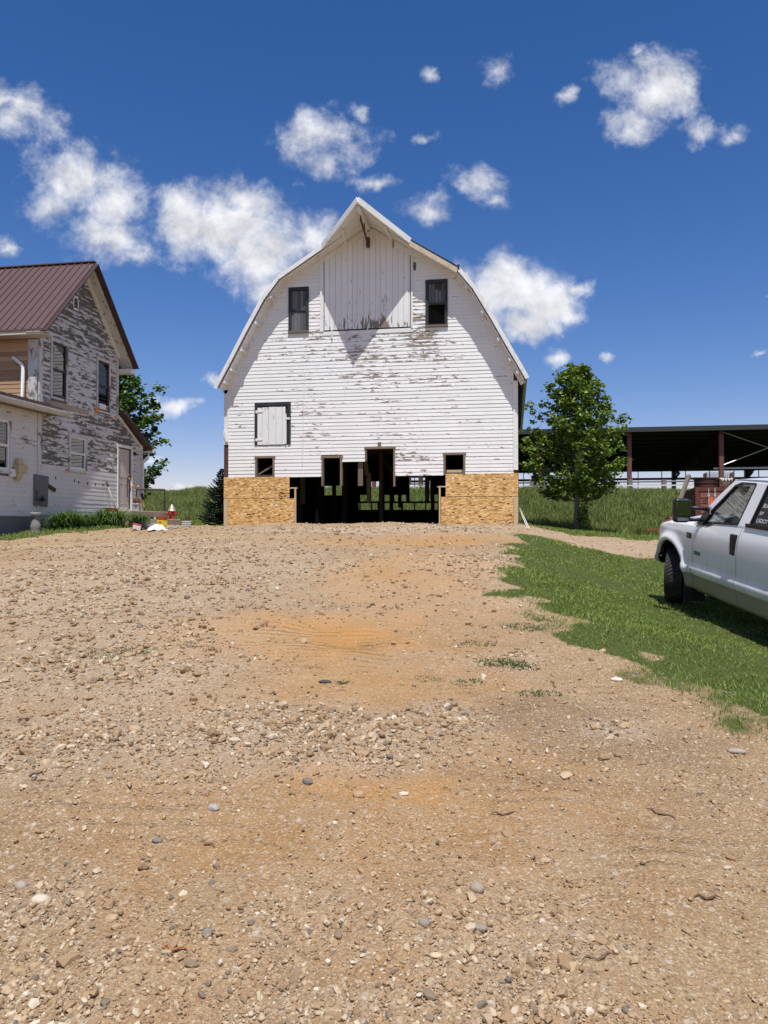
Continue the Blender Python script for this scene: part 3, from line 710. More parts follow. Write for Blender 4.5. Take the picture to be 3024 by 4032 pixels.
# rake boards, one per slope
for s in (-1, 1):
    P = [(x if s < 0 else 2*XM-x, z) for x, z in half]
    q = MB()
    for i in range(len(P)-1): q.beam((P[i][0], YR-.02, P[i][1]-.07), (P[i+1][0], YR-.02, P[i+1][1]-.07), .035, .13)
    bp(q.build('rake_board', M_WHITE))
    (x0, z0), (x1, z1) = P[-1], (XM+s*1.5, 11.25)
    if s < 0: bp(MB().beam((x0, YR-.02, z0-.065), (x1, YR-.02, z1-.065), .035, .13).build('rake_board', M_WHITE))
    else:
        o = bp(MB().beam((x0, YR-.02, z0-.17), (x1, YR-.02, z1-.15), .05, .16).build('rake_board', simple('bare_rake', (.50, .42, .32), .8, var=.4, nscale=6))); o['label'] = 'rake board with its paint gone, below the torn black roof edge'
        bp(MB().beam((x0, YR-.025, z0-.045), (x1, YR-.025, z1-.04), .03, .07).build('torn_roof_edge', M_BLACK))
        bp(box('torn_flashing', x0-.0, x0+.07, YR-.05, YR-.02, z0-.14, z0+.03, M_CHAR))
    for x, z in ((x0, z0), ):
        pass
    # frieze board on the wall under the soffit
    fz = MB(); pi = [(x if s < 0 else 2*XM-x, z) for x, z in inset(half+[(XM, 12.16)], .155)[:-1]]+[(XM+s*1.62, 10.97), (XM, 11.96)]
    for i in range(len(pi)-1): fz.beam((pi[i][0], YB-.035, pi[i][1]-.08), (pi[i+1][0], YB-.035, pi[i+1][1]-.08), .05, .17)
    bp(fz.build('frieze_board', M_WHITE))
    for i, tpar in enumerate((.12, .3, .48, .66, .84)):
        f = tpar*(len(P)-1); i0 = int(f); fr = f-i0
        x, z = P[i0][0]+(P[i0+1][0]-P[i0][0])*fr, P[i0][1]+(P[i0+1][1]-P[i0][1])*fr
        d = Vector((P[i0+1][0]-P[i0][0], 0, P[i0+1][1]-P[i0][1])).normalized(); n_ = Vector((-d.z*s, 0, d.x*s)); n_ = n_ if n_.z < 0 else -n_
        c = Vector((x, 0, z))+n_*.20
        bp(MB().beam((c.x, YR+.04, c.z), (c.x, YB-.06, c.z), .08, .09, d).build('lookout', M_WHITE))
holes = [(-9.05, -8.33, 3.2, 4.02), (-6.61, -5.89, 0, 3.98), (-5.89, -5.05, 0, 3.80), (-5.06, -4.04, 0, 4.26), (-2.34, -1.61, 3.2, 4.02),
         (-7.83, -7.09, 8.39, 9.97), (-2.95, -2.19, 8.38, 9.97), (-6.66, -3.41, 8.20, 13), (-9.06, -7.74, 4.41, 5.91)]
pin = inset(prof, .16)
def span(z):
    xs = [pin[0][0]+.14, pin[-1][0]-.14]
    if z <= pin[0][1]: return (-10.06, .02)
    for i in range(len(half)):
        (x0, z0), (x1, z1) = pin[i], pin[i+1]
        if z0 <= z <= z1:
            x = x0+(x1-x0)*(z-z0)/(z1-z0); return max(x, -10.06), min(2*XM-x, .02)
    return (0, 0)
def bwear(x, z):
    g = lambda a, b, sa, sb: math.exp(-((x-a)/sa)**2-((z-b)/sb)**2)
    w_ = .09+.20*g(-4.6, 8.0, 2.2, .40)+.30*g(-3.0, 8.5, .7, .9)+.14*g(-4.2, 7.4, 2.8, .9)+.09*g(-4.0, 6.2, 3.5, 1.3)+.16*g(-3.6, 4.0, 1.6, .6)+.12*g(-6.9, 5.2, .9, 1.5)+.25*g(-6.9, 8.7, .35, .9)+.12*g(-8, 8.2, .8, .4)
    return w_+.06*math.sin(z*9.1+x*.7)+.05*math.sin(x*2.3+z)
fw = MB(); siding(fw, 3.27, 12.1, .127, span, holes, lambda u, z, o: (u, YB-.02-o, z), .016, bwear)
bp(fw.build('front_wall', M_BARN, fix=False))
outline = [(-10.18, 3.29), (-10.18, 6.30)]+[p for p in pin[1:-1]]+[(.14, 6.30), (.14, 3.27), (-4.02, 3.27), (-4.02, 4.27), (-5.06, 4.27), (-5.06, 3.82), (-5.90, 3.82), (-5.90, 3.99), (-6.60, 3.99), (-6.60, 3.29)]
hl = [[(a, b), (a, d), (c, d), (c, b)] for a, c, b, d in ((-9.04, -8.34, 3.36, 4.01), (-2.33, -1.62, 3.36, 4.01), (-2.85, -2.27, 8.46, 9.16))]
bp(MB().slab([outline]+hl, lambda u, v, d: (u, YB-.015+d, v), .06).build('wall_sheathing', M_DARKW))
# corner boards
cb = MB(); cb.box(-10.22, -10.05, YB-.06, YB-.0, 4.45, 6.42); bp(cb.build('corner_board', M_WHITE, bevel=.004))
o = bp(MB().box(-10.22, -10.07, YB-.045, YB-.0, 3.3, 4.45).build('corner_board', M_RUSTB)); o['label'] = 'bare brown lower end of the left corner board'
bp(MB().box(-.0, .16, YB-.06, YB-.0, 3.42, 6.42).build('corner_board', M_WHITE, bevel=.004))
bp(MB().beam((-10.20, YB-.08, 4.95), (-10.10, YB-.10, 4.55), .05, .09).build('split_board', M_WHITE))
# hay door of upright boards
hd = MB(); x = -6.52
while x < -3.49:
    wd_ = min(random.uniform(.17, .235), -3.48-x); rnd = random.random()
    def top(xx): return min(11.08+.0*xx, 99) if False else 12.0-.158-.62*abs(xx-XM)*1.0
    n_ = 18; vs, at = [], []; y = YB-.045-random.uniform(0, .006)
    for i in range(n_+1):
        for xx in (x, x+wd_-.006):
            zt = min(top(xx), 11.78); z = 8.41+(zt-8.41)*i/n_
            wv = .08+.42*math.exp(-((z-8.45)/.38)**2)*(.5+.7*math.exp(-((xx+4.9)/1.0)**2))+.16*math.exp(-((z-9.3)/.6)**2)*math.exp(-((xx+5.0)/.6)**2)
            vs.append((xx, y, z)); at.append((wv, .5, rnd, 1))
    fs = [(2*i, 2*i+1, 2*i+3, 2*i+2) for i in range(n_)]
    hd.add(vs, fs, at); x += wd_
bp(hd.build('hay_door', M_DOORP))
bp(MB().slab([[(-6.6, 8.3), (-6.6, 10.84), (XM, 11.82), (-3.45, 10.84), (-3.45, 8.3)]], lambda u, v, d: (u, YB-.03+d, v), .012).build('door_backing', M_CHAR))
dt = MB(); dt.box(-6.68, -6.545, YB-.075, YB-.03, 8.36, 11.0); dt.box(-3.455, -3.39, YB-.075, YB-.03, 8.36, 11.02); dt.box(-6.69, -3.39, YB-.05, YB-.03, 8.22, 8.36)
dt.box(-6.26, -6.22, YB-.095, YB-.03, 8.1, 8.45); dt.box(-4.99, -4.96, YB-.09, YB-.03, 8.3, 8.46)
bp(dt.build('hay_door_trim', M_WHITE, bevel=.004))
dk = MB(); dk.box(-3.36, -3.29, YB-.05, YB-.035, 10.35, 10.62); bp(dk.build('knot_hole', M_CHAR))
bp(MB().box(-4.09, -4.05, YB-.07, YB-.05, 11.18, 11.42).build('door_hook', M_OLDW))
# upper windows
def barn_window(x0, x1, z0, z1, boarded):
    f = MB(); w_ = .10
    f.box(x0, x0+w_, YB-.075, YB+.04, z0+.06, z1); f.box(x1-w_, x1, YB-.075, YB+.04, z0+.06, z1); f.box(x0+w_, x1-w_, YB-.078, YB+.04, z1-w_, z1)
    zm = z0+(z1-z0)*.49; f.box(x0+w_, x1-w_, YB-.05, YB+.03, zm-.03, zm+.04)
    fr = bp(f.build('window', M_CHAR, bevel=.004))
    MB().box(x0-.01, x1+.01, YB-.10, YB+.03, z0-.01, z0+.06).build('sill', M_OLDW, fr, bevel=.004)
    bd = MB(); n_ = 5; wb = (x1-x0-2*w_)/n_
    for i in range(n_):
        a = x0+w_+i*wb
        if not boarded and i in (1, 3): bd.box(a+.012, a+wb-.012, YB-.025, YB-.005, zm+.05, z1-w_-.02-(.25 if i == 3 else 0))
        elif not boarded and i == 2: bd.box(a+.004, a+wb-.004, YB-.020, YB-.0, zm+.05, z1-w_-.22)
        else: bd.box(a+.004, a+wb-.004, YB-.022, YB-.002, zm+.045, z1-w_-.01)
        if boarded: bd.box(a+.004, a+wb-.004, YB-.018-.006*(i % 2), YB-.0, z0+.065, zm-.035)
    bd.build('window_boards', simple('dusty_board', (.10, .105, .11), .6, var=.5, nscale=5, stretch=(8, 8, 1), isl=.45), fr)
    if not boarded:
        g = MB(); n_ = 12
        for i in range(n_+1):
            a = x0+w_+(x1-x0-2*w_)*i/n_; g.tube([(a, YB-.01, z0+.06), (a, YB-.01, zm-.03)], .003, 4)
        for i in range(16):
            z = z0+.07+(zm-z0-.1)*i/15; g.tube([(x0+w_, YB-.012, z), (x1-w_, YB-.012, z)], .003, 4)
        g.build('wire_mesh', M_BLACK, fr)
    return fr
barn_window(-7.83, -7.09, 8.37, 9.97, True); barn_window(-2.95, -2.19, 8.36, 9.97, False)
# loft door
lf = MB(); lf.box(-9.07, -8.975, YB-.07, YB-.01, 4.42, 5.80); lf.box(-9.07, -7.74, YB-.072, YB-.01, 5.80, 5.91); lf.box(-7.85, -7.74, YB-.07, YB-.01, 4.42, 5.80); lf.box(-8.99, -7.87, YB-.03, YB-.012, 4.40, 5.8)
ldo = bp(lf.build('door_frame', M_CHAR, bevel=.004))
ld = MB(); xs = [-8.965, -8.78, -8.55, -8.28, -8.05, -7.93, -7.90]; at = []
for i in range(5):
    rnd = random.random(); z1_ = 5.765-random.uniform(0, .02); n_ = 8; vs, at = [], []
    for k in range(n_+1):
        z = 4.425+(z1_-4.425)*k/n_
        for xx in (xs[i]+.003, xs[i+1]-.003): vs.append((xx, YB-.062-.004*(i % 2), z)); at.append((.18, .5, rnd, 1))
    ld.add(vs, [(2*k, 2*k+1, 2*k+3, 2*k+2) for k in range(n_)], at)
ldoor = bp(ld.build('loft_door', M_DOORP))
for z in (4.60, 5.60):
    h = MB(); h.box(-8.97, -8.78, YB-.082, YB-.066, z-.02, z+.02); h.box(-9.03, -8.955, YB-.084, YB-.068, z-.05, z+.05); h.build('hinge', M_WHITE, ldoor).matrix_parent_inverse = ldoor.matrix_basis.inverted()
MB().box(-7.93, -7.76, YB-.10, YB-.066, 5.30, 5.37).build('latch', M_WHITE, ldoor)
bp(MB().box(-7.935, -7.885, YB-.09, YB-.066, 4.44, 5.5).build('door_edge_strip', M_WHITE))
# lower openings
def opening(x0, x1, z0, z1, name='window_opening'):
    f = MB(); f.box(x0-.0, x0+.07, YB-.06, YB+.10, z0, z1-.06); f.box(x1-.07, x1, YB-.06, YB+.10, z0, z1-.06); f.box(x0-.02, x1+.03, YB-.065, YB+.10, z1-.06, z1+.02)
    return bp(f.build(name, M_OLDW, bevel=.004))
opening(-9.05, -8.33, 3.28, 4.01); opening(-6.62, -5.88, 2.94, 3.98); opening(-2.34, -1.60, 3.28, 4.02)
f = MB(); f.box(-5.07, -5.01, YB-.05, YB+.1, 3.80, 4.21); f.box(-4.07, -4.01, YB-.06, YB+.1, 2.90, 4.21); f.box(-5.09, -3.99, YB-.065, YB+.1, 4.21, 4.29); f.box(-4.62, -4.5, YB-.05, YB-.02, 4.30, 4.44)
bp(f.build('doorway_frame', M_OLDW, bevel=.004))
bp(MB().beam((-9.0, YB+.14, 3.36), (-8.3, YB+.14, 3.78), .05, .13, (0, 1, 0)).build('brace', M_OLDW))
bp(MB().box(-2.25, -1.68, YB+.13, YB+.18, 3.36, 3.46).build('brace', M_RAW))
for a, c, b_, d in ((1410, 1429, 1816, 1913), (1612, 1619, 1872, 1910), (1648, 1666, 1871, 1912)):
    x0, z1_ = onY(a, b_, YB+.08); x1, z0_ = onY(c, d, YB+.08)
    bp(box('hanging_stud', x0, x1, YB+.06, YB+.10, z0_, z1_, M_OLDW, bevel=.003))
# board patches and their studs
def osb(name, x0, x1, z0, z1, y): return bp(box(name, x0, x1, y-.014, y, z0, z1, M_OSB))
osb('osb_panel', -10.22, -7.78, 2.535, 3.285, YB-.036); osb('osb_panel', -10.06, -7.61, 1.42, 2.52, YB-.030)
osb('osb_panel', -2.27, .16, 2.545, 3.315, YB-.036); osb('osb_panel', -2.43, .005, 1.42, 2.53, YB-.030)
for q in ((-10.22, -10.07, 1.5, 2.52), (.01, .16, 1.5, 2.53), (-7.60, -7.545, 1.45, 2.86), (-2.50, -2.445, 1.45, 2.86)):
    bp(box('stud', q[0], q[1], YB-.05, YB+.04, q[2], q[3], M_RAW, bevel=.003))
bp(box('plate', -7.79, -7.50, YB-.052, YB+.04, 2.862, 2.90, M_RAW)); bp(box('plate', -2.55, -2.27, YB-.052, YB+.04, 2.862, 2.90, M_RAW))
bp(box('foundation', -10.26, -7.55, YB-.04, YB+.2, .9, 1.48, M_CONC, bevel=.01)); bp(box('foundation', -2.48, .2, YB-.04, YB+.2, .9, 1.47, M_CONC, bevel=.01))
for x_, z_ in ((-8.25, 2.28), (-2.03, 3.16)): bp(box('panel_tag', x_-.03, x_+.03, YB-.056, YB-.0515, z_-.045, z_+.045, M_WHITE))
# service cable on the siding
bp(MB().tube([onY(1199, 1465, YB-.06)[0:1]+(YB-.06,)+onY(1199, 1465, YB-.06)[1:], onY(1196, 1640, YB-.06)[0:1]+(YB-.06,)+onY(1196, 1640, YB-.06)[1:], onY(1191, 1830, YB-.06)[0:1]+(YB-.06,)+onY(1191, 1830, YB-.06)[1:]], .012, 6).build('cable_strip', M_WHITE))
# inside: side walls, back wall with its openings, floor joists, posts
for s, x in ((-1, -10.18), (1, .14)):
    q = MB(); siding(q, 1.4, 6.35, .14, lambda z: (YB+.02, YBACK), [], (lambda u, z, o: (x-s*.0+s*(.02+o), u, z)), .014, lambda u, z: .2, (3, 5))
    bp(q.build('side_wall', M_BARN)); bp(box('side_wall_lining', x-.03, x+.015, YB+.02, YBACK-.05, 1.0, 6.3, M_INNER))
rc = [(775,510,838,570),(880,380,957,570),(1010,510,1057,570),(1103,510,1140,570),(1172,510,1218,570),(1250,345,1400,570),(1440,370,1451,570),(1490,505,1522,570),
      (759,588,768,652),(778,588,880,652),(890,588,942,652),(957,600,967,652),(1010,588,1061,652),(1093,588,1141,652),(1141,630,1170,652),(1187,588,1292,652),(1303,588,1400,652),(1410,588,1467,652),(1490,588,1520,652),
      (343,420,384,513),(430,425,510,513),(542,420,600,513),(138,362,196,548)]
hb = []
for a, b_, c, d in rc:
    x0, z1_ = onY(1100+a/2.44, 1740+b_/2.44, YBACK); x1, z0_ = onY(1100+c/2.44, 1740+d/2.44, YBACK); hb.append([(x0, z0_), (x0, z1_), (x1, z1_), (x1, z0_)])
bo = [(-10.2, .9), (-10.2, 6.3)]+[p for p in pin[1:-1]]+[(.16, 6.3), (.16, .9)]
bw = MB(); zt_ = max(p[1] for q in hb for p in q)+.02
bw.slab([[(-10.2, zt_), (-10.2, 6.3)]+[p for p in pin[1:-1]]+[(.16, 6.3), (.16, zt_)]], lambda u, v, d: (u, YBACK+d, v), .08)
gx = sorted({-10.2, .16}|{p[0] for q in hb for p in q}); gz = sorted({.9, zt_}|{p[1] for q in hb for p in q})
for j in range(len(gz)-1):
    run = None
    for i in range(len(gx)):
        solid = i < len(gx)-1 and not any(q[0][0] < (gx[i]+gx[i+1])/2 < q[2][0] and q[0][1] < (gz[j]+gz[j+1])/2 < q[1][1] for q in hb)
        if solid and run is None: run = gx[i]
        if not solid and run is not None: bw.box(run, gx[i], YBACK, YBACK+.08, gz[j], gz[j+1]); run = None
bp(bw.build('back_wall', M_INNER))
jo = MB(); y = YB+.5
while y < YBACK-.2: jo.box(-10.1, .06, y, y+.06, 4.42, 4.62); y += .61
jo.box(-10.1, .06, YB+.1, YBACK-.05, 4.63, 4.68); bp(jo.build('loft_floor', M_INNER))
def ip(a, c, b_, d, y, m=M_DARKW, name='post', lean=0):
    x0, z1_ = onY(1100+a/2.44, 1740+b_/2.44, y); x1, z0_ = onY(1100+c/2.44, 1740+d/2.44, y); xm = (x0+x1)/2
    bp(MB().beam((xm, y, z0_), (xm+lean, y, z1_), x1-x0, .16, (0, 1, 0)).build(name, m))
ip(842, 880, 300, 580, 29.0, M_OLDW); ip(826, 864, 100, 320, 29.02, M_OLDW, 'brace', -.10); ip(960, 1000, 60, 783, 29.5); ip(1400, 1440, 300, 570, 33, M_OLDW); ip(205, 248, 250, 600, 30, M_OLDW)
ip(1060, 1092, 300, 783, 34); ip(385, 428, 300, 783, 34); ip(510, 540, 300, 783, 34); ip(605, 650, 150, 783, 32); ip(1455, 1490, 300, 783, 36); ip(185, 215, 560, 783, 33, M_OLDW)
bp(MB().beam((XM-.4, 30, 4.4), (XM+.35, 30, 3.4), .12, .12).build('brace', M_DARKW))
cn = MB(); cx, cz = onY(1100+358/2.44, 2061, 31.0); cn.lathe([(.17, 0), (.17, .03), (.13, .04), (.03, .75), (.025, .77)], 14); cn.box(-.2, .2, -.2, .2, -.03, .0)
o = cn.build('traffic_cone', simple('dusty_cone', (.16, .15, .15), .7), smooth=False); o.location = (cx, 31.0, H(cx, 31.0)+.03-.012); tag(o, 'dim grey cone standing inside the dark barn', 'cone')
for i, (a, b_) in enumerate((((2046, 1998), (2086, 2081)), ((2046, 2003), (2078, 2081)))):
    X0, Z0 = onY(*a, YB-.12+.05*i); q = gp(*b_)
    o = MB().tube([(0, 0, 0), (X0-q[0], YB-.12-q[1], Z0-q[2])], .011, 8).build('leaning_pole', M_WHITE, smooth=True); o.location = (q[0], q[1], q[2]-.02)
    tag(o, ('outer of two thin white poles leaning on the barn corner', 'inner of two thin white poles leaning on the barn corner')[i], 'pole', 'poles leaning on the barn')

# ------------------------------------------------------------------ farmhouse
XF = -12.7
HOUSE = thing('farmhouse', 'weathered white farmhouse with brown metal roof and badly peeling gable wall', 'house', (XF, 20, 1.7))
def hp(o): o.parent = HOUSE; o.matrix_parent_inverse = Matrix.Translation((-XF, -20, -1.7)); return o
def sub(o, par): o.parent = par; return o
M_BROWN = simple('brown_metal_roof', (.125, .074, .069), .45, .15, var=.10, nscale=.9, spec=.5)
M_BTRIM = simple('brown_roof_trim', (.075, .045, .042), .45, .2)
M_TAN = simple('tan_wood', (.43, .27, .15), .8, var=.35, nscale=2.2, stretch=(1.2, 1.2, 12), isl=.25, bump=.3)
M_GREY = simple('grey_plywood', (.13, .13, .135), .8, var=.25, nscale=4, stretch=(10, 10, 1))
M_ORNG = simple('orange_plastic', (.80, .26, .015), .4, var=.1)
M_GLASS = glass('window_glass', (.93, .95, .95), k=2.4)
M_CURT = simple('pale_curtain', (.75, .77, .78), .9, var=.1, nscale=5, stretch=(2, 9, 1))
M_ROOM = simple('dark_room', (.02, .02, .022), .9)
cY, hz0 = 20.42, 9.17
def hspan(z):
    if z < 4.30: return 18.52, 24.05
    if z < 5.10: return 18.52, 24.05-(z-4.30)/.82*1.62
    h = (hz0-z)/1.05
    return max(18.52, cY-h), min(22.40, cY+h)
hholes = [(18.90, 19.68, 5.10, 6.82), (21.22, 22.0, 5.08, 6.80), (19.78, 20.70, 3.13, 4.26), (22.50, 23.44, 1.9, 4.22)]
def hwear(y, z):
    n_ = .5*math.sin(y*1.9+z*.8)+.5*math.sin(z*2.6-y*.7)
    if z > 6.9: w_ = .52
    elif z > 4.6: w_ = .40+.10*math.exp(-((z-4.8)/.3)**2)
    elif z > 3.55: w_ = .43+.10*math.sin(y*3.1)
    elif z > 3.2: w_ = .38
    else: w_ = .04
    if 19.7 < y < 21.2 and 5.3 < z < 6.6: w_ -= .08
    if y > 23.4 and z < 4.0: w_ = min(w_, .28)
    return w_+.09*n_
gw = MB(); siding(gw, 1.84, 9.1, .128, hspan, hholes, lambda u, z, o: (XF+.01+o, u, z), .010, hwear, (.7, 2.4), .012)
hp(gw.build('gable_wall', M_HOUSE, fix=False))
ol = [(18.4, 1.2), (18.4, hz0-(cY-18.4)*1.05), (cY, hz0), (22.5, hz0-(22.5-cY)*1.05), (22.5, 5.10), (24.12, 4.28), (24.12, 1.2)]
hh = [[(a, b), (a, d), (c, d), (c, b)] for a, c, b, d in ((18.96, 19.62, 5.16, 6.74), (21.29, 21.94, 5.14, 6.72), (19.84, 20.65, 3.19, 4.2), (22.56, 23.36, 2.05, 4.11))]
hp(MB().slab([ol]+hh, lambda u, v, d: (XF+.008-d, u, v), .10).build('wall_core', M_GREY))
fn_ = MB(); fn_.box(XF-.3, XF+.03, 18.42, 24.1, 1.0, 1.83); hp(fn_.build('foundation', M_CONC, bevel=.01))
# remaining shell
sh = MB(); sh.box(-19.6, -19.5, 18.4, 24.1, 1.2, 6.9); sh.box(-19.5, XF-.1, 24.05, 24.12, 1.2, 4.3); sh.box(-19.5, XF-.1, 22.43, 22.5, 4.3, 6.95)
hp(sh.build('rear_walls', M_HTRIM))
hp(box('room_lining', XF-3.2, XF-3.15, 18.5, 24.0, 1.3, 6.9, M_ROOM)); hp(box('room_ceiling', XF-3.1, XF-.12, 18.5, 22.4, 6.9, 6.95, M_ROOM)); hp(box('room_floor', XF-3.1, XF-.12, 18.5, 24.0, 4.5, 4.6, M_ROOM))
cbm = MB()
def cboard(mb, y0, y1, z0, z1, x=XF, t=.035, rnd=.5, w_=.3):
    n_ = 10; vs, at = [], []
    for i in range(n_+1):
        z = z0+(z1-z0)*i/n_
        for xx, yy in ((x, y0), (x+t, y0), (x+t, y1), (x, y1)): vs.append((xx, yy, z)); at.append((w_+.15*math.sin(z*2.1+y0), .5, rnd, 1))
    fs = []
    for i in range(n_):
        for j in range(4): fs.append((4*i+j, 4*i+(j+1) % 4, 4*i+4+(j+1) % 4, 4*i+4+j))
    fs += [(0, 1, 2, 3), (4*n_+3, 4*n_+2, 4*n_+1, 4*n_)]
    mb.add(vs, fs, at)
for a, b_, c, d, w_ in ((18.38, 18.52, 4.7, 7.0, .32), (22.40, 22.52, 5.05, 7.0, .42), (24.05, 24.16, 1.84, 4.34, .12), (18.39, 18.50, 1.84, 4.6, .35)):
    q = MB(); cboard(q, a, b_, c, d, w_=w_); hp(q.build('corner_board', M_HTRIM))
hp(MB().box(XF+.02, XF+.045, 18.5, 20.78, 4.90, 5.03).build('belt_board', simple('beige_board', (.36, .30, .235), .8, var=.15), bevel=.003))
# gable roof
rp = [(17.89, 6.78), (20.35, 9.38), (22.82, 6.78)]
X0, X1 = -12.23, -20.2
rf = MB()
for (ya, za_), (yb, zb_) in ((rp[0], rp[1]), (rp[1], rp[2])):
    vs = [(x, y, z-dz) for dz in (0, .05) for x in (X0, X1) for y, z in ((ya, za_), (yb, zb_))]
    rf.add(vs, [(0, 1, 3, 2), (4, 6, 7, 5), (0, 4, 5, 1), (2, 3, 7, 6), (0, 2, 6, 4), (1, 5, 7, 3)])
    x = X0-.16
    while x > X1: rf.beam((x, ya, za_+.012), (x, yb, zb_+.012), .038, .034, (1, 0, 0)); x -= .228
rf.beam((X0+.01, 20.35, 9.395), (X1, 20.35, 9.395), .16, .03)
hp(rf.build('roof', M_BROWN))
rt = MB()
for s, (ya, za_) in ((-1, rp[0]), (1, rp[2])): rt.beam((X0+.015, ya, za_-.07), (X0+.015, 20.35, 9.31), .03, .19, (1, 0, 0))
hp(rt.build('rake_trim', M_BTRIM))
sf = MB()
for s, (ya, za_) in ((-1, rp[0]), (1, rp[2])):
    n_ = 8; rows = []
    for i in range(n_+1):
        t_ = i/n_; y, z = ya+(20.35-ya)*t_, za_+(9.38-za_)*t_-.085; rows.append([(X0-.01, y, z), (XF-.05, y, z)])
    o_ = len(sf.v); sf.grid(rows); sf.a[o_:] = [(.30, .5, .4, 1)]*(2*(n_+1))
hp(sf.build('soffit', M_HTRIM))
fz = MB()
for s, (ya, za_) in ((-1, (18.42, 7.10)), (1, (22.48, 7.05))):
    n_ = 8
    for i in range(n_):
        pass
    fz.beam((XF+.035, ya, za_-.03), (XF+.035, cY-.02, 9.19), .05, .13, (1, 0, 0))
hp(fz.build('frieze_board', M_WHITE))
eb = MB(); eb.box(X1, X0-.03, 17.95, 18.36, 6.64, 6.68); eb.box(X1, X0-.02, 17.91, 17.95, 6.64, 6.745); hp(eb.build('eave_box', simple('cream_trim', (.50, .45, .38), .6)))
eb = MB(); eb.box(X1, X0-.02, 22.54, 22.80, 6.52, 6.66); hp(eb.build('eave_box', M_WHITE))
# bare south wall above the wing
sw = MB(); siding(sw, 4.3, 6.62, .125, lambda z: (-19.5, -12.98), [], lambda u, z, o: (u, 18.38-o, z), .012, lambda u, z: .1, (2, 4))
sw.a = [(0, 0, 0, 1)]*len(sw.v); hp(sw.build('south_wall', M_TAN))
q = MB(); n_ = 10; vs, at = [], []
q.box(-12.98, -12.705, 18.33, 18.39, 4.6, 6.62); q.a = [(.34, .5, .6, 1)]*len(q.v); hp(q.build('corner_board', M_HTRIM))
dsp = MB(); dsp.tube([(-13.42, 18.30, 6.12), (-13.36, 18.28, 6.10), (-13.12, 18.26, 5.92), (-13.08, 18.26, 5.85), (-13.08, 18.26, 5.0), (-13.10, 18.20, 4.93), (-13.3, 18.0, 4.90)], .05, 10)
hp(dsp.build('downspout', M_WHITE, smooth=True))
hp(MB().tube([(-14.35, 18.37, 5.63), (-14.35, 18.33, 5.63)], .035, 10).build('wall_hole', M_BLACK))
# lean-to roof at the far end
lt = MB(); lt.slab([[(22.52, 5.30), (24.42, 4.24), (24.42, 4.16), (22.52, 5.18)]], lambda u, v, d: (XF+.28-d, u, v), 6.9)
hp(lt.build('lean_to_roof', M_BTRIM))
hp(MB().beam((XF+.02, 22.5, 5.12), (XF+.02, 24.1, 4.22), .05, .1, (1, 0, 0)).build('frieze_board', M_WHITE))
gt = MB(); gt.box(-19.0, XF+.3, 24.40, 24.52, 4.10, 4.22); hp(gt.build('gutter', M_WHITE, bevel=.01))
hp(MB().tube([(XF+.1, 24.44, 4.12), (XF+.1, 24.42, 3.98), (XF+.02, 24.22, 3.8), (XF+.02, 24.2, 3.7), (XF+.02, 24.2, 1.9)], .04, 8).build('downspout', M_WHITE, smooth=True))
# windows
def hwindow(y0, y1, z0, z1, sash, casing=.085, x=XF, curtain=True, split=.5, ac=False, parent=hp):
    cz_ = MB()
    cboard(cz_, y0-casing, y0, z0-.02, z1, x, .045, .3, .30); cboard(cz_, y1, y1+casing, z0-.02, z1, x, .045, .7, .30)
    cz_.box(x, x+.05, y0-casing-.02, y1+casing+.02, z1, z1+.10); cz_.box(x, x+.075, y0-casing-.02, y1+casing+.02, z0-.08, z0-.02)
    cz_.a[-16:] = [(.3, .5, .5, 1)]*16
    fr = parent(cz_.build('window', M_HTRIM))
    s_ = MB(); w_ = .05; zm = z0+(z1-z0)*split
    s_.box(x-.03, x+.025, y0, y0+w_, z0-.02, z1); s_.box(x-.03, x+.025, y1-w_, y1, z0-.02, z1); s_.box(x-.03, x+.026, y0+w_, y1-w_, z1-w_, z1); s_.box(x-.03, x+.024, y0+w_, y1-w_, z0-.02, z0+w_+.02); s_.box(x-.03, x+.022, y0+w_, y1-w_, zm-.03, zm+.03)
    s_.build('sash', sash, fr, bevel=.003)
    g = MB(); g.box(x-.012, x-.006, y0+w_, y1-w_, zm+.03, z1-w_); g.box(x-.022, x-.016, y0+w_, y1-w_, z0+w_, zm-.03); g.build('pane', M_GLASS, fr)
    if curtain:
        c = MB(); n_ = 26; rows = []
        for i in range(n_+1):
            y = y0+w_+(y1-y0-2*w_)*i/n_; d = .018*math.sin(i*1.15)+.006*math.sin(i*2.7); rows.append([(x-.09+d, y, zm-.02 if i < n_*.72 else z0), (x-.09+d, y, z1-.02)])
        c.grid(rows); c.build('curtain', M_CURT, fr)
        b_ = MB(); z = zm
        while z < z1-.04: b_.box(x-.055, x-.035, y0+w_, y1-w_, z, z+.085); z += .11
        b_.build('siding_reflection', simple('reflection_slats', (.72, .75, .76), .5), fr)  # pale slats standing in for siding lines reflected in the pane
    if ac:
        a_ = MB(); a_.box(x-.25, x+.06, y0+.06, y1-.22, z0+.03, z0+.20); a_.build('air_conditioner', M_WHITE, fr, bevel=.01)
        MB().box(x-.03, x+.04, y1-.20, y1-.07, z0+.04, z0+.17).build('vent_frame', M_WHITE, fr)
        MB().box(x+.03, x+.042, y1-.18, y1-.09, z0+.06, z0+.15).build('vent_hole', M_BLACK, fr)
    return fr
M_MAR = simple('maroon_sash', (.045, .022, .022), .45, var=.2)
hwindow(18.96, 19.62, 5.18, 6.72, M_MAR, .07); hwindow(21.29, 21.94, 5.16, 6.70, M_MAR, .07, ac=True); hwindow(19.84, 20.65, 3.20, 4.16, M_WHITE, .06)
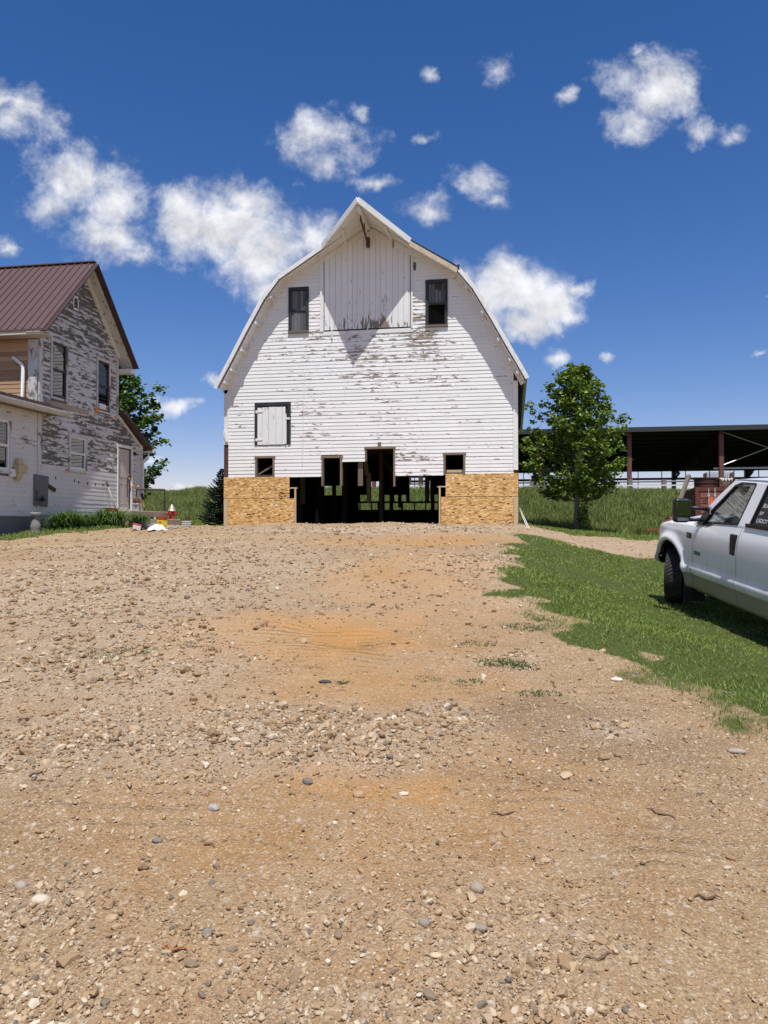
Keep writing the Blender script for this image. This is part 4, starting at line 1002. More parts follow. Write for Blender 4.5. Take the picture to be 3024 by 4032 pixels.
# louvred vent
lv = MB(); y0, z0_ = onX(284, 1212, XF); y1, z1_ = onX(305, 1175, XF)
lv.box(XF+.01, XF+.045, y0, y0+.04, z0_, z1_); lv.box(XF+.01, XF+.045, y1-.04, y1, z0_, z1_); lv.box(XF+.01, XF+.045, y0, y1, z1_-.04, z1_+.03); lv.box(XF+.01, XF+.045, y0, y1, z0_-.03, z0_+.03)
vo = hp(lv.build('gable_vent', M_WHITE)); q = MB(); q.box(XF+.005, XF+.018, y0+.03, y1-.03, z0_+.02, z1_-.03); 
for i in range(3): z = z0_+.07+i*(z1_-z0_-.12)/3; q.beam((XF+.03, y0+.03, z), (XF+.03, y1-.03, z), .025, .008, (0, 0, 1))
q.build('louvres', M_BLACK, vo)
# back door
dr = MB(); dr.box(XF-.06, XF-.012, 22.562, 23.30, 2.09, 4.08)
M_DOOR = simple('greige_door', (.50, .45, .41), .6, var=.12, nscale=3, dirt=((.28, .24, .20), 3, .5))
door = hp(dr.build('door', M_DOOR)); q = MB()
for y0, y1 in ((22.66, 22.90), (22.98, 23.22)):
    for z0_, z1_ in ((2.25, 2.95), (3.15, 3.95)):
        q.box(XF-.014, XF-.004, y0, y0+.02, z0_, z1_); q.box(XF-.014, XF-.004, y1-.02, y1, z0_, z1_); q.box(XF-.014, XF-.003, y0, y1, z0_, z0_+.02); q.box(XF-.014, XF-.003, y0, y1, z1_-.02, z1_)
q.build('door_panel', M_DOOR, door); q = MB(); q.box(XF-.012, XF+.0, 23.18, 23.26, 2.98, 3.20); q.ball((XF+.04, 23.22, 3.12), .035); q.ball((XF+.03, 23.22, 3.25), .025); q.build('door_handle', simple('brass', (.45, .32, .12), .35, .8), door)
q = MB(); q.tube([(XF+.012, 23.16, 3.05), (XF+.03, 23.14, 2.8), (XF+.012, 23.15, 2.5)], .012, 6); q.build('hanging_strap', M_BLACK, door)
df_ = MB(); df_.box(XF-.06, XF+.04, 22.48, 22.55, 1.95, 4.15); df_.box(XF-.06, XF+.05, 23.37, 23.45, 1.95, 4.15); df_.box(XF-.06, XF+.045, 22.47, 23.46, 4.12, 4.22); df_.box(XF-.1, XF+.09, 22.48, 23.45, 2.0, 2.08)
hp(df_.build('door_frame', M_WHITE, bevel=.004)); hp(MB().box(XF-.055, XF-.01, 23.30, 23.37, 2.09, 4.12).build('door_gap', M_CHAR))
# wing toward the camera
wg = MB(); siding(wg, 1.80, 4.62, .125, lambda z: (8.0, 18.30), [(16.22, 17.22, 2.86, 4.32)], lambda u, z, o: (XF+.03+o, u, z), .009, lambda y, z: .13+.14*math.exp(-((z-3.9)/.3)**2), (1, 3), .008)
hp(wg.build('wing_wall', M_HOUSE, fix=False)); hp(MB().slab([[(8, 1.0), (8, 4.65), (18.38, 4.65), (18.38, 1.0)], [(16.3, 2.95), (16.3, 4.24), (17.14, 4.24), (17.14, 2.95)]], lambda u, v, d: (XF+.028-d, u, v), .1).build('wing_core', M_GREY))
hp(box('wing_foundation', XF-.3, XF+.02, 8, 18.4, .6, 1.79, M_CONC)); q = MB(); cboard(q, 18.30, 18.42, 1.80, 4.62, XF+.03, .03, .4, .25); hp(q.build('corner_board', M_HTRIM))
hp(box('wing_end_wall', -16, XF, 7.95, 8.0, .6, 5.2, M_HTRIM)); hp(box('wing_room', -15.2, -15.15, 8, 18.3, 1, 4.6, M_ROOM)); hp(box('wing_ceiling', -15.2, XF-.1, 8.05, 18.35, 4.66, 4.7, M_ROOM))
hwindow(16.3, 17.14, 2.95, 4.22, M_WHITE, .06, XF+.03, split=.5)
wr = MB(); wr.slab([[(XF+.42, 4.80), (-16.2, 5.55), (-16.2, 5.48), (XF+.42, 4.72)]], lambda u, v, d: (u, 7.7+d, v), 10.66); wr.slab([[(XF+.42, 4.80), (XF+.06, 4.875), (XF+.06, 4.80), (XF+.42, 4.72)]], lambda u, v, d: (u, 18.36+d, v), .5)
y = 7.8
while y < 18.3: wr.beam((XF+.42, y, 4.81), (-16.2, y, 5.56), .035, .03, (0, 1, 0)); y += .228
hp(wr.build('wing_roof', M_BTRIM))
M_GUT = simple('grey_gutter', (.48, .47, .45), .5, var=.2, nscale=3, dirt=((.2, .18, .16), 4, .5))
g = MB(); pr = [(XF+.40, 4.71), (XF+.53, 4.71), (XF+.53, 4.67), (XF+.50, 4.60), (XF+.47, 4.575), (XF+.40, 4.575)]
g.slab([pr], lambda u, v, d: (u, 7.7+d, v), 11.4); hp(g.build('gutter', M_GUT))
hp(box('wing_soffit', XF+.06, XF+.42, 7.7, 18.85, 4.60, 4.63, simple('brown_soffit', (.16, .12, .09), .8)))
# fittings on the walls
ev = MB(); y, z = onX(84, 1848, XF+.12); ev.box(XF+.05, XF+.20, y-.20, y+.16, z-.10, z+.12); ev.box(XF+.05, XF+.16, y-.16, y+.05, z+.12, z+.26); ev.tube([(XF+.13, y-.08, z-.08), (XF+.13, y-.10, z-.18), (XF+.10, y-.14, z-.30)], [.09, .085, .06], 10)
hp(ev.build('exhaust_vent', simple('beige_plastic', (.46, .38, .23), .6, var=.2), bevel=.015))
y, z = onX(46, 1862, XF+.05); hp(box('switch_box', XF+.045, XF+.10, y-.12, y+.12, z-.10, z+.10, M_WHITE, bevel=.01))
wl = MB(); y, z = onX(535, 1790, XF+.06); wl.ball((XF+.06, y-.06, z+.02), .06); wl.tube([(XF+.02, y, z), (XF+.10, y+.12, z)], .018, 8); hp(wl.build('wall_lamp', M_BLACK))
for k, (px, py, r_) in enumerate(((381, 1614, .065), (443, 1645, .035), (268, 1851, .035), (523, 1915, .035), (544, 1916, .04))):
    y, z = onX(px, py, XF+.08); q = MB(); q.ball((XF+.08, y, z), r_); q.tube([(XF+.02, y-.02, z), (XF+.08, y, z)], r_*.5, 8); hp(q.build('orange_knob', M_ORNG, smooth=True))
for px, py in ((293, 1893), (310, 1899), (345, 1904), (219, 1881), (375, 1908), (405, 1909)):
    y, z = onX(px, py, XF+.02); hp(MB().box(XF+.012, XF+.024, y-.025, y+.025, z-.04, z+.04).build('nail_hole', M_BLACK))
y, z = onX(199, 1921, XF+.04); q = MB(); q.beam((XF+.05, y-.12, z+.05), (XF+.05, y+.20, z-.06), .05, .10); hp(q.build('hose_bracket', M_BLACK))
pw = MB(); a_ = [onX(*p, XF+.07) for p in ((136, 1867), (192, 1876), (187, 1996), (134, 1991))]
pw.slab([a_], lambda u, v, d: (XF+.055+d, u, v), .02); o = pw.build('plywood_sheet', M_GREY); tag(o, 'grey weathered plywood sheet propped against the house wall by the corner', 'board')
wt = MB(); y, z = onX(158, 1965, XF+.13); wt.tube([(XF+.13, y-.14, z-.02), (XF+.13, y-.14, z+.24)], .015, 6); wt.lathe([(.10, -.03), (.10, -.02), (.03, .05), (.02, .12)], 12, None, (XF+.14, y+.10, z-.02)); wt.beam((XF+.13, y-.18, z-.03), (XF+.13, y+.14, z-.03), .03, .03)
o = wt.build('rod_and_funnel', M_BLACK); tag(o, 'black rod and funnel shapes in front of the grey plywood', 'pipe fitting')  # plain black rod and funnel shapes set before the plywood
# ------------------------------------------------------------------ open cattle shed on the bank
SY0, SD = 60.0, 17.0
zt = onY(2480, 1690, SY0)[1]
colx = [onY(p, 1850, SY0)[0] for p in (2130, 2480, 2840)]; bay = (colx[2]-colx[0])/2
zg = H(8, SY0)
SHED = thing('open_shed', 'long dark open fronted cattle shed with rust brown columns beyond the bank', 'shed', (colx[1], SY0, zg))
def sp_(o): o.parent = SHED; o.matrix_parent_inverse = Matrix.Translation((-colx[1], -SY0, -zg)); return o
xl, xr = colx[0]-2.2*bay, colx[2]+2.4*bay
zb = onY(2700, 1868, SY0+SD)[1]
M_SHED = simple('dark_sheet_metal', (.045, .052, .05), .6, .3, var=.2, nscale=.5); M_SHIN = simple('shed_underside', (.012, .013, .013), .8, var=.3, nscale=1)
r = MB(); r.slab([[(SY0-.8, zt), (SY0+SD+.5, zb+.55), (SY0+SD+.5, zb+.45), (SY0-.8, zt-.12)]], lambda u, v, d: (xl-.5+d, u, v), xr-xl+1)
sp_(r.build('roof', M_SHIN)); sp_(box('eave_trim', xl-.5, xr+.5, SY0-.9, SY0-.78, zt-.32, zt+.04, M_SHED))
pu = MB()
for i in range(12):
    t_ = (i+.5)/12; y = SY0+SD*t_; pu.box(xl, xr, y-.04, y+.04, zt-.36+(zb-zt+.55)*t_, zt-.16+(zb-zt+.55)*t_)
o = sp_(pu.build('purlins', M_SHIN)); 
M_PRIM = simple('rust_primer', (.15, .06, .05), .6, var=.15)
x = colx[0]-2*bay
while x < xr-.5:
    q = MB(); q.box(x-.16, x+.16, SY0-.15, SY0+.15, zg-.3, zt-.1); sp_(q.build('column', M_PRIM))
    q = MB(); q.slab([[(SY0+.15, zt-.9), (SY0+.15, zt-.15), (SY0+SD*.5, (zt+zb)/2+.1), (SY0+SD*.5, (zt+zb)/2-.35)]], lambda u, v, d: (x-.05+d, u, v), .1); q.slab([[(SY0+SD*.5, (zt+zb)/2+.1), (SY0+SD, zb+.35), (SY0+SD, zb-.6), (SY0+SD-.5, zb-.1), (SY0+SD*.5, (zt+zb)/2-.35)]], lambda u, v, d: (x-.05+d, u, v), .1); sp_(q.build('rafter', M_SHIN))
    q = MB(); q.box(x-.18, x+.18, SY0+SD-.2, SY0+SD+.2, zg-.3, zb+.4); q.beam((x, SY0+SD, zb-.55), (x+.55, SY0+SD, zb+.2), .2, .2); sp_(q.build('rear_column', M_BLACK))
    x += bay
rb = MB()
x = colx[0]-2*bay+1.1
while x < xr: rb.box(x-.035, x+.035, SY0+SD-.03, SY0+SD+.03, zg-.2, zb+.4); x += bay/3
zr = lambda py: onY(2400, py, SY0+SD)[1]
for py in (1890, 1899): rb.box(xl, xr, SY0+SD-.05, SY0+SD+.05, zr(py)-.05, zr(py)+.05)
sp_(rb.build('rear_rails', M_BLACK))
sp_(box('feed_rail', xl, xr, SY0+SD-.1, SY0+SD-.02, zr(1887)-.11, zr(1887)+.09, M_BLACK))
wbz = onY(2930, 1843, SY0+3)[1]; sp_(box('white_beam', colx[2]+.2, xr, SY0+2.95, SY0+3.05, wbz-.07, wbz+.07, M_WHITE))
br = MB(); xa, xb = colx[2], colx[2]+bay; zlo, zhi = onY(2845, 1834, SY0)[1], zt-.3; br.tube([(xa, SY0, zlo), (xb, SY0, zhi)], .035, 5); br.tube([(xa, SY0, zhi), (xb, SY0, zlo)], .035, 5); sp_(br.build('cross_brace', M_GALV))
lx, lz = onY(2744, 1820, SY0+8); q = MB(); q.tube([(lx, SY0+8, lz), (lx, SY0+8, lz+1.6)], .02, 5); q.lathe([(.22, 0), (.20, .1), (.06, .22)], 12, None, (lx, SY0+8, lz-.1)); sp_(q.build('hanging_lamp', M_SHED))
# fence on the crest of the bank
FY = 53.2
FEN = thing('rail_fence', 'grey rail fence along the crest of the grassy bank', 'fence', (8, FY, H(8, FY)))
def fp(o): o.parent = FEN; o.matrix_parent_inverse = Matrix.Translation((-8, -FY, -H(8, FY))); return o
M_FW = simple('fence_wood', (.22, .20, .18), .85, var=.3, isl=.2)
for px in (2093, 2350, 2482, 2615, 2885, 1960, 1830, 1700, 1580, 3010):
    x, z = onY(px, 1888, FY); fp(box('post', x-.14, x+.14, FY-.08, FY+.08, H(x, FY)-.2, z, M_FW, bevel=.01))
xa, xb = onY(1490, 1900, FY)[0], onY(3150, 1900, FY)[0]; za2 = onY(2400, 1896, FY)[1]
for dz, m_ in ((0, M_GALV), (-.26, M_FW)): fp(box('rail', xa, xb, FY+.09, FY+.13, za2+dz-.03, za2+dz+.03, m_))
fp(box('rail', xa, xb, FY-.12, FY-.085, za2-.34, za2-.26, M_WHITE))
# ------------------------------------------------------------------ rusty shipping container and what is on it
cd = 36.0; Xc, Yc = W((2739-1512)/F*cd, cd)
ztop = ZC+(2070-1918)/F*cd; zc0 = ztop-2.59
CA = YAW-R(14.8)
CON = thing('shipping_container', 'rusty red shipping container with white lock rods behind the truck', 'container', (Xc, Yc, zc0), (0, 0, CA))
M_CR = simple('container_red', (.155, .045, .032), .6, .2, var=.3, nscale=1.5, dirt=((.09, .04, .025), 2.5, .8), bump=.15)
M_CP = simple('faded_red_panel', (.30, .10, .075), .6, .1, var=.2, nscale=2)
M_LET = simple('faded_white_lettering', (.55, .52, .50), .7)
q = MB(); L, Wd, Hh = 6.06, 2.44, 2.59
def corr(yA, yB, x, s):
    rows = []; n_ = 60
    for i in range(n_+1):
        y = yA+(yB-yA)*i/n_; d = .036*(1 if (i % 4) in (1, 2) else 0); rows.append([(x+s*d, y, .15), (x+s*d, y, Hh-.12)])
    q.grid(rows)
corr(.16, L-.16, .045, 1); corr(.16, L-.16, Wd-.045, -1); q.box(.03, Wd-.03, .1, L-.05, Hh-.05, Hh-.02); q.box(.05, Wd-.05, L-.06, L-.03, .1, Hh-.1)
for x in (0, Wd-.16):
    for y in (0, L-.16): q.box(x, x+.16, y, y+.16, 0, Hh)
for x in (0, Wd-.12): q.box(x, x+.12, .16, L-.16, Hh-.14, Hh); q.box(x, x+.12, .16, L-.16, 0, .16)
q.box(.16, Wd-.16, .01, .13, Hh-.2, Hh-.01); q.box(.16, Wd-.16, .01, .13, 0, .15); q.build('body', M_CR, CON)
for i, x in enumerate((.17, 1.225)):
    d_ = MB(); d_.box(x, x+1.045, .05, .11, .16, Hh-.21); do = d_.build('door', M_CR, CON)
    p_ = MB()
    for z0_, z1_ in ((.25, .72), (.80, 1.26), (1.34, 1.76), (1.82, 2.0), (2.08, 2.32)): p_.box(x+.06, x+.985, .035, .052, z0_, z1_)
    p_.build('door_panel', M_CP if i == 0 else M_CR, do)
    for xx in (x+.42, x+.70) if i == 0 else (x+.30, x+.72):
        rd = MB(); rd.tube([(xx, .0, .1), (xx, .0, Hh-.05)], .022, 8)
        for z in (.5, 1.2, 2.2): rd.box(xx-.05, xx+.05, -.01, .03, z-.06, z+.06)
        rd.build('lock_rod', simple('pale_rod', (.58, .56, .53), .5, .3, var=.2) if (i, xx) == (0, x+.42) else bpy.data.materials['pale_rod'], do)
MB().box(.17+.445, .17+.675, .02, .034, 1.62, 2.10).build('orange_placard', simple('orange_placard', (.75, .12, .02), .6), CON)
MB().slab([[(.70, 1.76), (.76, 1.76), (.73, 1.98)]], lambda u, v, d: (u, .012+d, v), .006).build('placard_mark', M_LET, CON)
q = MB(); q.tube([(.42+.1*math.cos(a), .03, 1.93+.05*math.sin(a)) for a in np.linspace(0, 6.28, 14)], .012, 5); q.build('oval_emblem', simple('faded_blue', (.03, .035, .07), .6), CON)
tv, tf = MB(), None
for s_, x, z in (('TALU', 1.30, 1.52), ('23717A 0', 1.72, 1.52), ('US', 1.36, 1.27), ('2210', 1.72, 1.27)):
    a, b_ = text_mesh(s_, .20, lambda u, v: (x+u*.82, .028, z+v)); tv.add(a, b_)
for s_, y, z in (('877', 1.25, 2.05), ('2', 1.1, 1.76)):
    a, b_ = text_mesh(s_, .24, lambda u, v: (.04, y-u*1.0, z+v)); tv.add(a, b_)
tv.build('lettering', M_LET, CON, fix=False)
CM = Matrix.Translation((Xc, Yc, zc0)) @ Matrix.Rotation(CA, 4, 'Z')
def oncon(o, x, y, z=Hh): o.location = CM @ Vector((x, y, z)); o.rotation_euler = (0, 0, CA); return o
q = MB(); q.lathe([(.50, 0), (.53, .02), (.515, .03), (.515, .20), (.545, .215), (.515, .23), (.515, .40), (.55, .42), (.55, .45), (.50, .45), (.49, .40), (.49, .05)], 28); q.beam((-.56, -.4, .36), (-.70, -.5, .46), .03, .05)
o = oncon(q.build('steel_drum', simple('rust_drum', (.075, .030, .022), .6, .3, var=.3, bump=.2)), .56, .75); tag(o, 'round ribbed rust brown steel drum on the container roof corner', 'drum')
def cage(nm, w_, d_, h_, x, y, label, col):
    q = MB()
    for i in range(13):
        t_ = i/12
        for a in (0, d_): q.beam((t_*w_, a, 0), (t_*w_, a, h_), .012, .012)
        for a in (0, w_): q.beam((a, t_*d_, 0), (a, t_*d_, h_), .012, .012)
    for i in range(9):
        z = h_*i/8
        for a in (0, d_): q.beam((0, a, z), (w_, a, z), .012, .012)
        for a in (0, w_): q.beam((a, 0, z), (a, d_, z), .012, .012)
    for i in range(9): q.beam((0, d_*i/8, 0), (w_, d_*i/8, 0), .012, .012)
    for a in (0, w_):
        for b_ in (0, d_): q.beam((a, b_, 0), (a, b_, h_), .035, .035)
    o = oncon(q.build(nm, simple(nm+'_rust', col, .8, .2, var=.4)), x, y); return tag(o, label, 'wire basket', 'wire baskets on the container')
cage('wire_basket', 1.25, 1.0, .80, .75, 1.6, 'larger empty rusty wire basket standing behind on the container roof', (.15, .10, .07))
cage('wire_basket', .68, .62, .40, 1.12, .22, 'small rusty wire basket holding white rags beside the steel drum', (.11, .05, .03))
q = MB(); rows = []
for i in range(12):
    rows.append([(i*.05, j*.055, .05+.035*math.sin(i*1.3+j)+.03*math.sin(j*1.9)-.10*(j == 0)*(i % 3)) for j in range(9)])
q.grid(rows); o = oncon(q.build('white_rag', simple('white_cloth', (.78, .77, .74), .9, bump=.3)), 1.16, .24, Hh+.34); tag(o, 'crumpled white rag lying on the small wire basket', 'cloth')
x0, y0 = W((2620-1512)/F*32, 32); x1, y1 = W((2714-1512)/F*33.5, 33.5); z1_ = ZC+(2070-1867)/F*33.5
q = MB(); q.beam((0, 0, 0), (x1-x0, y1-y0, z1_-H(x0, y0)), .16, .12); o = q.build('leaning_timber', M_OLDW); o.location = (x0, y0, H(x0, y0)-.05); tag(o, 'long grey timber leaning up beside the rusty container', 'timber')
ix, iy = W((2628-1512)/F*29, 29); iz = H(ix, iy)
M_RED = simple('faded_red_paint', (.33, .05, .035), .6, var=.3)
q = MB()
for k in range(3): q.tube([(.0, .2*k, 0), (-.05, .2*k, .35), (.12, .2*k, .62), (.42, .2*k, .66), (.5, .2*k, .4)], .022, 6)
q.beam((-.1, .0, .3), (-.1, .5, .3), .05, .05); q.beam((.1, 0, .62), (.1, .5, .62), .05, .05); q.beam((-.75, .2, .18), (.3, .2, .16), .05, .045)
o = q.build('farm_implement', M_RED); o.location = (ix, iy, iz+.30); o.rotation_euler = (0, 0, YAW); tag(o, 'red tubular farm implement half hidden behind the truck hood', 'implement')
# ------------------------------------------------------------------ trees
def leaves(name, pts, size, m, parent, jit=.5):
    n = len(pts); s_ = RNG.uniform(size*.65, size*1.25, n)
    base = np.array([(-.5, 0, 0), (-.25, .42, .06), (.3, .40, .05), (.62, 0, -.05), (.3, -.40, .05), (-.25, -.42, .06)])
    vs = np.einsum('nij,nkj->nki', rots(n, jit), base[None]*s_[:, None, None])+pts[:, None, :]
    o_ = np.arange(n)*6; f = np.concatenate([np.stack([o_, o_+1, o_+2, o_+3], 1), np.stack([o_, o_+3, o_+4, o_+5], 1)])
    return arrays(name, vs.reshape(-1, 3), f, m, parent)
M_BARK = simple('tree_bark', (.17, .15, .13), .9, var=.35, nscale=5, stretch=(6, 6, 1), bump=.4)
def maple(X, Y, hgt_, rad, cz0, label, m, n_br, n_leaf, seed, lsize, profile, trunk_r=.13, group='maple trees'):
    rr = random.Random(seed); rg = np.random.default_rng(seed); z0 = H(X, Y)
    T = thing('maple_tree', label, 'tree', (X, Y, z0), group=group)
    tk = MB(); tp = [(0.02*math.sin(i*1.3)*i*.5, .02*math.cos(i*1.7)*i*.5, hgt_*.92*i/9) for i in range(10)]
    tk.tube(tp, [trunk_r*(1.15 if i == 0 else 1)*(1-.86*i/9) for i in range(10)], 10)
    tips, tw = [], []
    for b_ in range(n_br):
        t_ = (b_+rr.random())/n_br; zr_ = cz0+(hgt_-cz0)*(t_**.95)*.93
        a = b_*2.39996+rr.uniform(-.4, .4); Rr = rad*profile(t_)*rr.uniform(.68, 1.12)
        up = .35+.95*t_; st = Vector((0, 0, max(cz0*.75, zr_-Rr*up*.75))); en = Vector((Rr*math.cos(a), Rr*math.sin(a), min(zr_+Rr*.15*rr.random(), hgt_*.99)))
        pts = []
        for i in range(7):
            s_ = i/6; p = st.lerp(en, s_); p.z += .10*Rr*math.sin(s_*3.1)*(-1 if t_ < .3 else .6); p += Vector((rr.gauss(0, .02), rr.gauss(0, .02), rr.gauss(0, .02)))*Rr*s_*2; pts.append(p)
        tk.tube(pts, [max(.006, .04*(1-s_/6.3)*(1.1-.6*t_)) for s_ in range(7)], 5, False)
        for i in range(2, 7):
            for _ in range(3):
                p = pts[i]; q_ = p+Vector((rr.gauss(0, 1), rr.gauss(0, 1), rr.gauss(.3, .7))).normalized()*rr.uniform(.15, .34)*rad*.55*(1.05-.35*i/6)
                tips.append(q_); tk.tube([p, p.lerp(q_, .6)+Vector((0, 0, .02)), q_], [.010, .007, .004], 4, False)
    tk.build('trunk', M_BARK, T, smooth=True)
    tips = np.array([tuple(p) for p in tips]); k = rg.integers(0, len(tips), n_leaf); sp = rg.uniform(.45, 1.25, len(tips))
    P = tips[k]+rg.normal(0, 1, (n_leaf, 3))*np.array([.17, .17, .12])*rad*.33*sp[k][:, None]
    P = P[(P[:, 2] > cz0*.78)]
    leaves('crown', P, lsize, m, T, .55)
    return T
G_MAP = leafmat('maple_leaf', [(0, (.036, .072, .014)), (.35, (.10, .165, .026)), (.65, (.19, .265, .042)), (.88, (.28, .34, .07)), (1, (.36, .40, .11))], .42, .25, .7)
G_MAP2 = leafmat('far_maple_leaf', [(0, (.026, .062, .016)), (.4, (.065, .13, .028)), (.75, (.12, .195, .04)), (1, (.22, .27, .07))], .42, .22, .5)
pf = lambda t: (.62+1.5*t if t < .22 else 1.0-.25*(t-.22) if t < .45 else .94*(1-((t-.45)/.55)**1.35*.86))
D_ = 37.0; X, Y = W((2270-1512)/F*D_, D_)
maple(X, Y, 8.55, 2.65, 1.9, 'young maple with a pale trunk standing alone on the lawn right of the barn', G_MAP, 62, 14500, 5, .155, pf)
q = MB(); # suckers at the foot of the maple
tb = H(X, Y)
n = 520; P = RNG.normal(0, 1, (n, 3))*np.array([.14, .14, .42])+np.array([.34, -.1, .75])
o = leaves('sucker_shoots', P, .10, G_MAP, [c for c in COL.objects if c.name.startswith('maple_tree')][0], .6); o['kind'] = 'stuff'
D_ = 35.0; X, Y = W((446-1512)/F*D_, D_)
maple(X, Y, 7.7, 2.25, 1.2, 'full dark green maple rising behind the farmhouse lean-to roof', G_MAP2, 70, 17000, 9, .155, lambda t: (.85+.8*t if t < .2 else 1.0 if t < .55 else 1-((t-.55)/.45)**1.8*.75))
def spruce(X, Y, h, r):
    z0 = H(X, Y); T = thing('spruce_tree', 'small blue green spruce tight against the left corner of the barn', 'tree', (X, Y, z0))
    MB().tube([(0, 0, 0), (0, 0, h*.97)], [.05, .008], 7).build('trunk', M_BARK, T)
    P, S_ = [], []; vs, fs = [], []; rr = random.Random(3)
    lv_ = 24
    for i in range(lv_):
        t_ = i/(lv_-1); z = .08*h+t_**.92*h*.9; rad = r*(1-t_)**.85*1.02+.05; nb = int(9+10*(1-t_))
        for b_ in range(nb):
            a = rr.random()*6.283; L = rad*rr.uniform(.75, 1.12); dx, dy = math.cos(a), math.sin(a); rise = .10+.45*t_
            ns = max(4, int(L/.045))
            for s in range(ns):
                f_ = (s+.5)/ns; c = Vector((dx*L*f_, dy*L*f_, z+L*f_*rise*f_-.14*L*math.sin(f_*2.6)))
                for _ in range(9):
                    w_ = .02; ln = rr.uniform(.07, .12)*(1.05-.4*f_); d = Vector((dx+rr.gauss(0, .75), dy+rr.gauss(0, .75), rr.gauss(.15, .35))).normalized()
                    sd = d.cross(Vector((rr.gauss(0, 1), rr.gauss(0, 1), 1))).normalized()*w_; o_ = len(vs)
                    vs += [c-sd, c+sd, c+d*ln]; fs.append((o_, o_+1, o_+2))
    arrays('crown', np.array([tuple(v) for v in vs]), np.array(fs), leafmat('spruce_needle', [(0, (.012, .026, .022)), (.4, (.025, .048, .038)), (.75, (.045, .075, .058)), (1, (.085, .12, .09))], .6, .1, 3), T)
D_ = 31.5; X, Y = W((874-1512)/F*D_, D_); X = min(X, -10.35-.05); spruce(X, Y, 2.45, .98)
# ------------------------------------------------------------------ flower bed, step and clutter by the house
G_LILY = leafmat('lily_leaf', [(0, (.035, .075, .015)), (.4, (.075, .145, .028)), (.8, (.13, .20, .045)), (1, (.22, .27, .075))], .4, .25, 2)
G_WEED = leafmat('broad_weed', [(0, (.035, .07, .018)), (.5, (.075, .135, .032)), (1, (.15, .20, .06))], .5, .25, 2)
def lily(px, X, rad, h, label, n=210, wd_=.028, bloom=None):
    d = ray(px, 2060); t_ = X/d.x; Y = d.y*t_; z0 = H(X, Y); T = thing('daylily_clump', label, 'plant', (X, Y, z0), group='daylily clumps along the house wall'); q = MB()
    for i in range(n):
        a = random.random()*6.283; l = rad*random.uniform(.4, 1.5); hh_ = h*random.uniform(.5, 1.25); kd = random.uniform(1.8, 2.5); kt = random.uniform(.15, .8); b0 = Vector((random.gauss(0, .09), random.gauss(0, .09), 0)); dx, dy = math.cos(a), math.sin(a)
        rows = []
        for k in range(6):
            s_ = k/5; c = b0+Vector((dx*l*s_**1.4, dy*l*s_**1.25, hh_*(kd*s_-(kd-kt)*s_*s_))); w_ = wd_*(1-s_**2.2)*.5+.001; rows.append([c+Vector((-dy*w_, dx*w_, 0)), c+Vector((dy*w_, -dx*w_, 0))])
        q.grid(rows)
    q.build('leaves', G_LILY, T, fix=False)
    if bloom:
        s_ = MB(); s_.tube([(.0, 0, 0), (.06, .05, h*.7), (.04, .1, h*1.06)], .008, 5); s_.build('stalk', G_LILY, T, fix=False)
        f_ = MB()
        for k in range(6):
            a = k*1.047; f_.add([(.04, .1, h*1.04), (.04+.05*math.cos(a-.45), .1+.05*math.sin(a-.45), h*1.12), (.04+.08*math.cos(a), .1+.08*math.sin(a), h*1.13), (.04+.05*math.cos(a+.45), .1+.05*math.sin(a+.45), h*1.12)], [(0, 1, 2, 3)])
        f_.build('flower', simple('yellow_petal', bloom, .5), T, fix=False)
lily(232, -12.15, .42, .46, 'leafy daylily clump furthest left, behind the urn')
lily(262, -12.0, .46, .52, 'daylily clump carrying one yellow bloom', bloom=(.80, .52, .02))
lily(318, -11.95, .44, .48, 'low daylily clump behind the black shoes')
lily(372, -11.9, .40, .44, 'small daylily clump below the leaning shovel')
lily(408, -11.75, .46, .58, 'tall stalked daylily clump left of the big dark one')
lily(455, -11.5, .60, .60, 'biggest dark daylily clump at the gravel edge', 240)
lily(548, -11.1, .48, .42, 'broad leaved clump in front of the step', 130, .06)
def weeds():
    n = 5000; a = RNG.random(n); P = []
    fr = [xd(*p) for p in [(-120, 2118), (60, 2100), (180, 2092), (330, 2084), (470, 2081)]]; bk = [xd(*p) for p in [(-100, 2078), (90, 2074), (210, 2074), (330, 2074), (450, 2078)]]
    i = np.clip((a*4).astype(int), 0, 3); f = a*4-i; fr = np.array(fr); bk = np.array(bk)
    A = fr[i]+(fr[i+1]-fr[i])*f[:, None]; B = bk[i]+(bk[i+1]-bk[i])*f[:, None]; s_ = RNG.random(n)**.8; C = A+(B-A)*s_[:, None]
    X, Y = W(C[:, 0], C[:, 1]); k = X > -12.62; X, Y, C = X[k], Y[k], C[k]; n = len(X)
    Z = hgt(X, Y)+np.abs(RNG.normal(0, .016, n))*(1+1.2*np.sin(2.3*Y)**2)+.01
    o = leaves('ground_cover', np.stack([X, Y, Z], 1), .07, G_WEED, None, .6); tag(o, 'low broad leaved weeds in front of the lilies', 'weeds', kind='stuff')
weeds()
def urn():
    d = ray(140, 2062); X = -12.25; Y = d.y*X/d.x; z0 = H(X, Y)
    T = thing('bird_bath', 'grey concrete bird bath pedestal at the left wall corner', 'bird bath', (X, Y, z0-.03))
    MB().lathe([(.13, 0), (.135, .03), (.11, .07), (.125, .14), (.13, .20), (.11, .28), (.082, .36), (.075, .44), (.085, .47)], 20).build('pedestal', simple('mossy_concrete', (.20, .19, .17), .9, var=.3, nscale=9), T, smooth=True)
    MB().lathe([(.085, .47), (.12, .49), (.14, .52), (.145, .56), (.135, .565), (.11, .535)], 20).build('basin', simple('pale_concrete', (.42, .41, .39), .85), T, smooth=False)
urn()
def at(px, py): X, Y, Z = gp(px, py); return X, Y, Z
edge = MB(); e0, e1 = at(165, 2083), at(330, 2078)
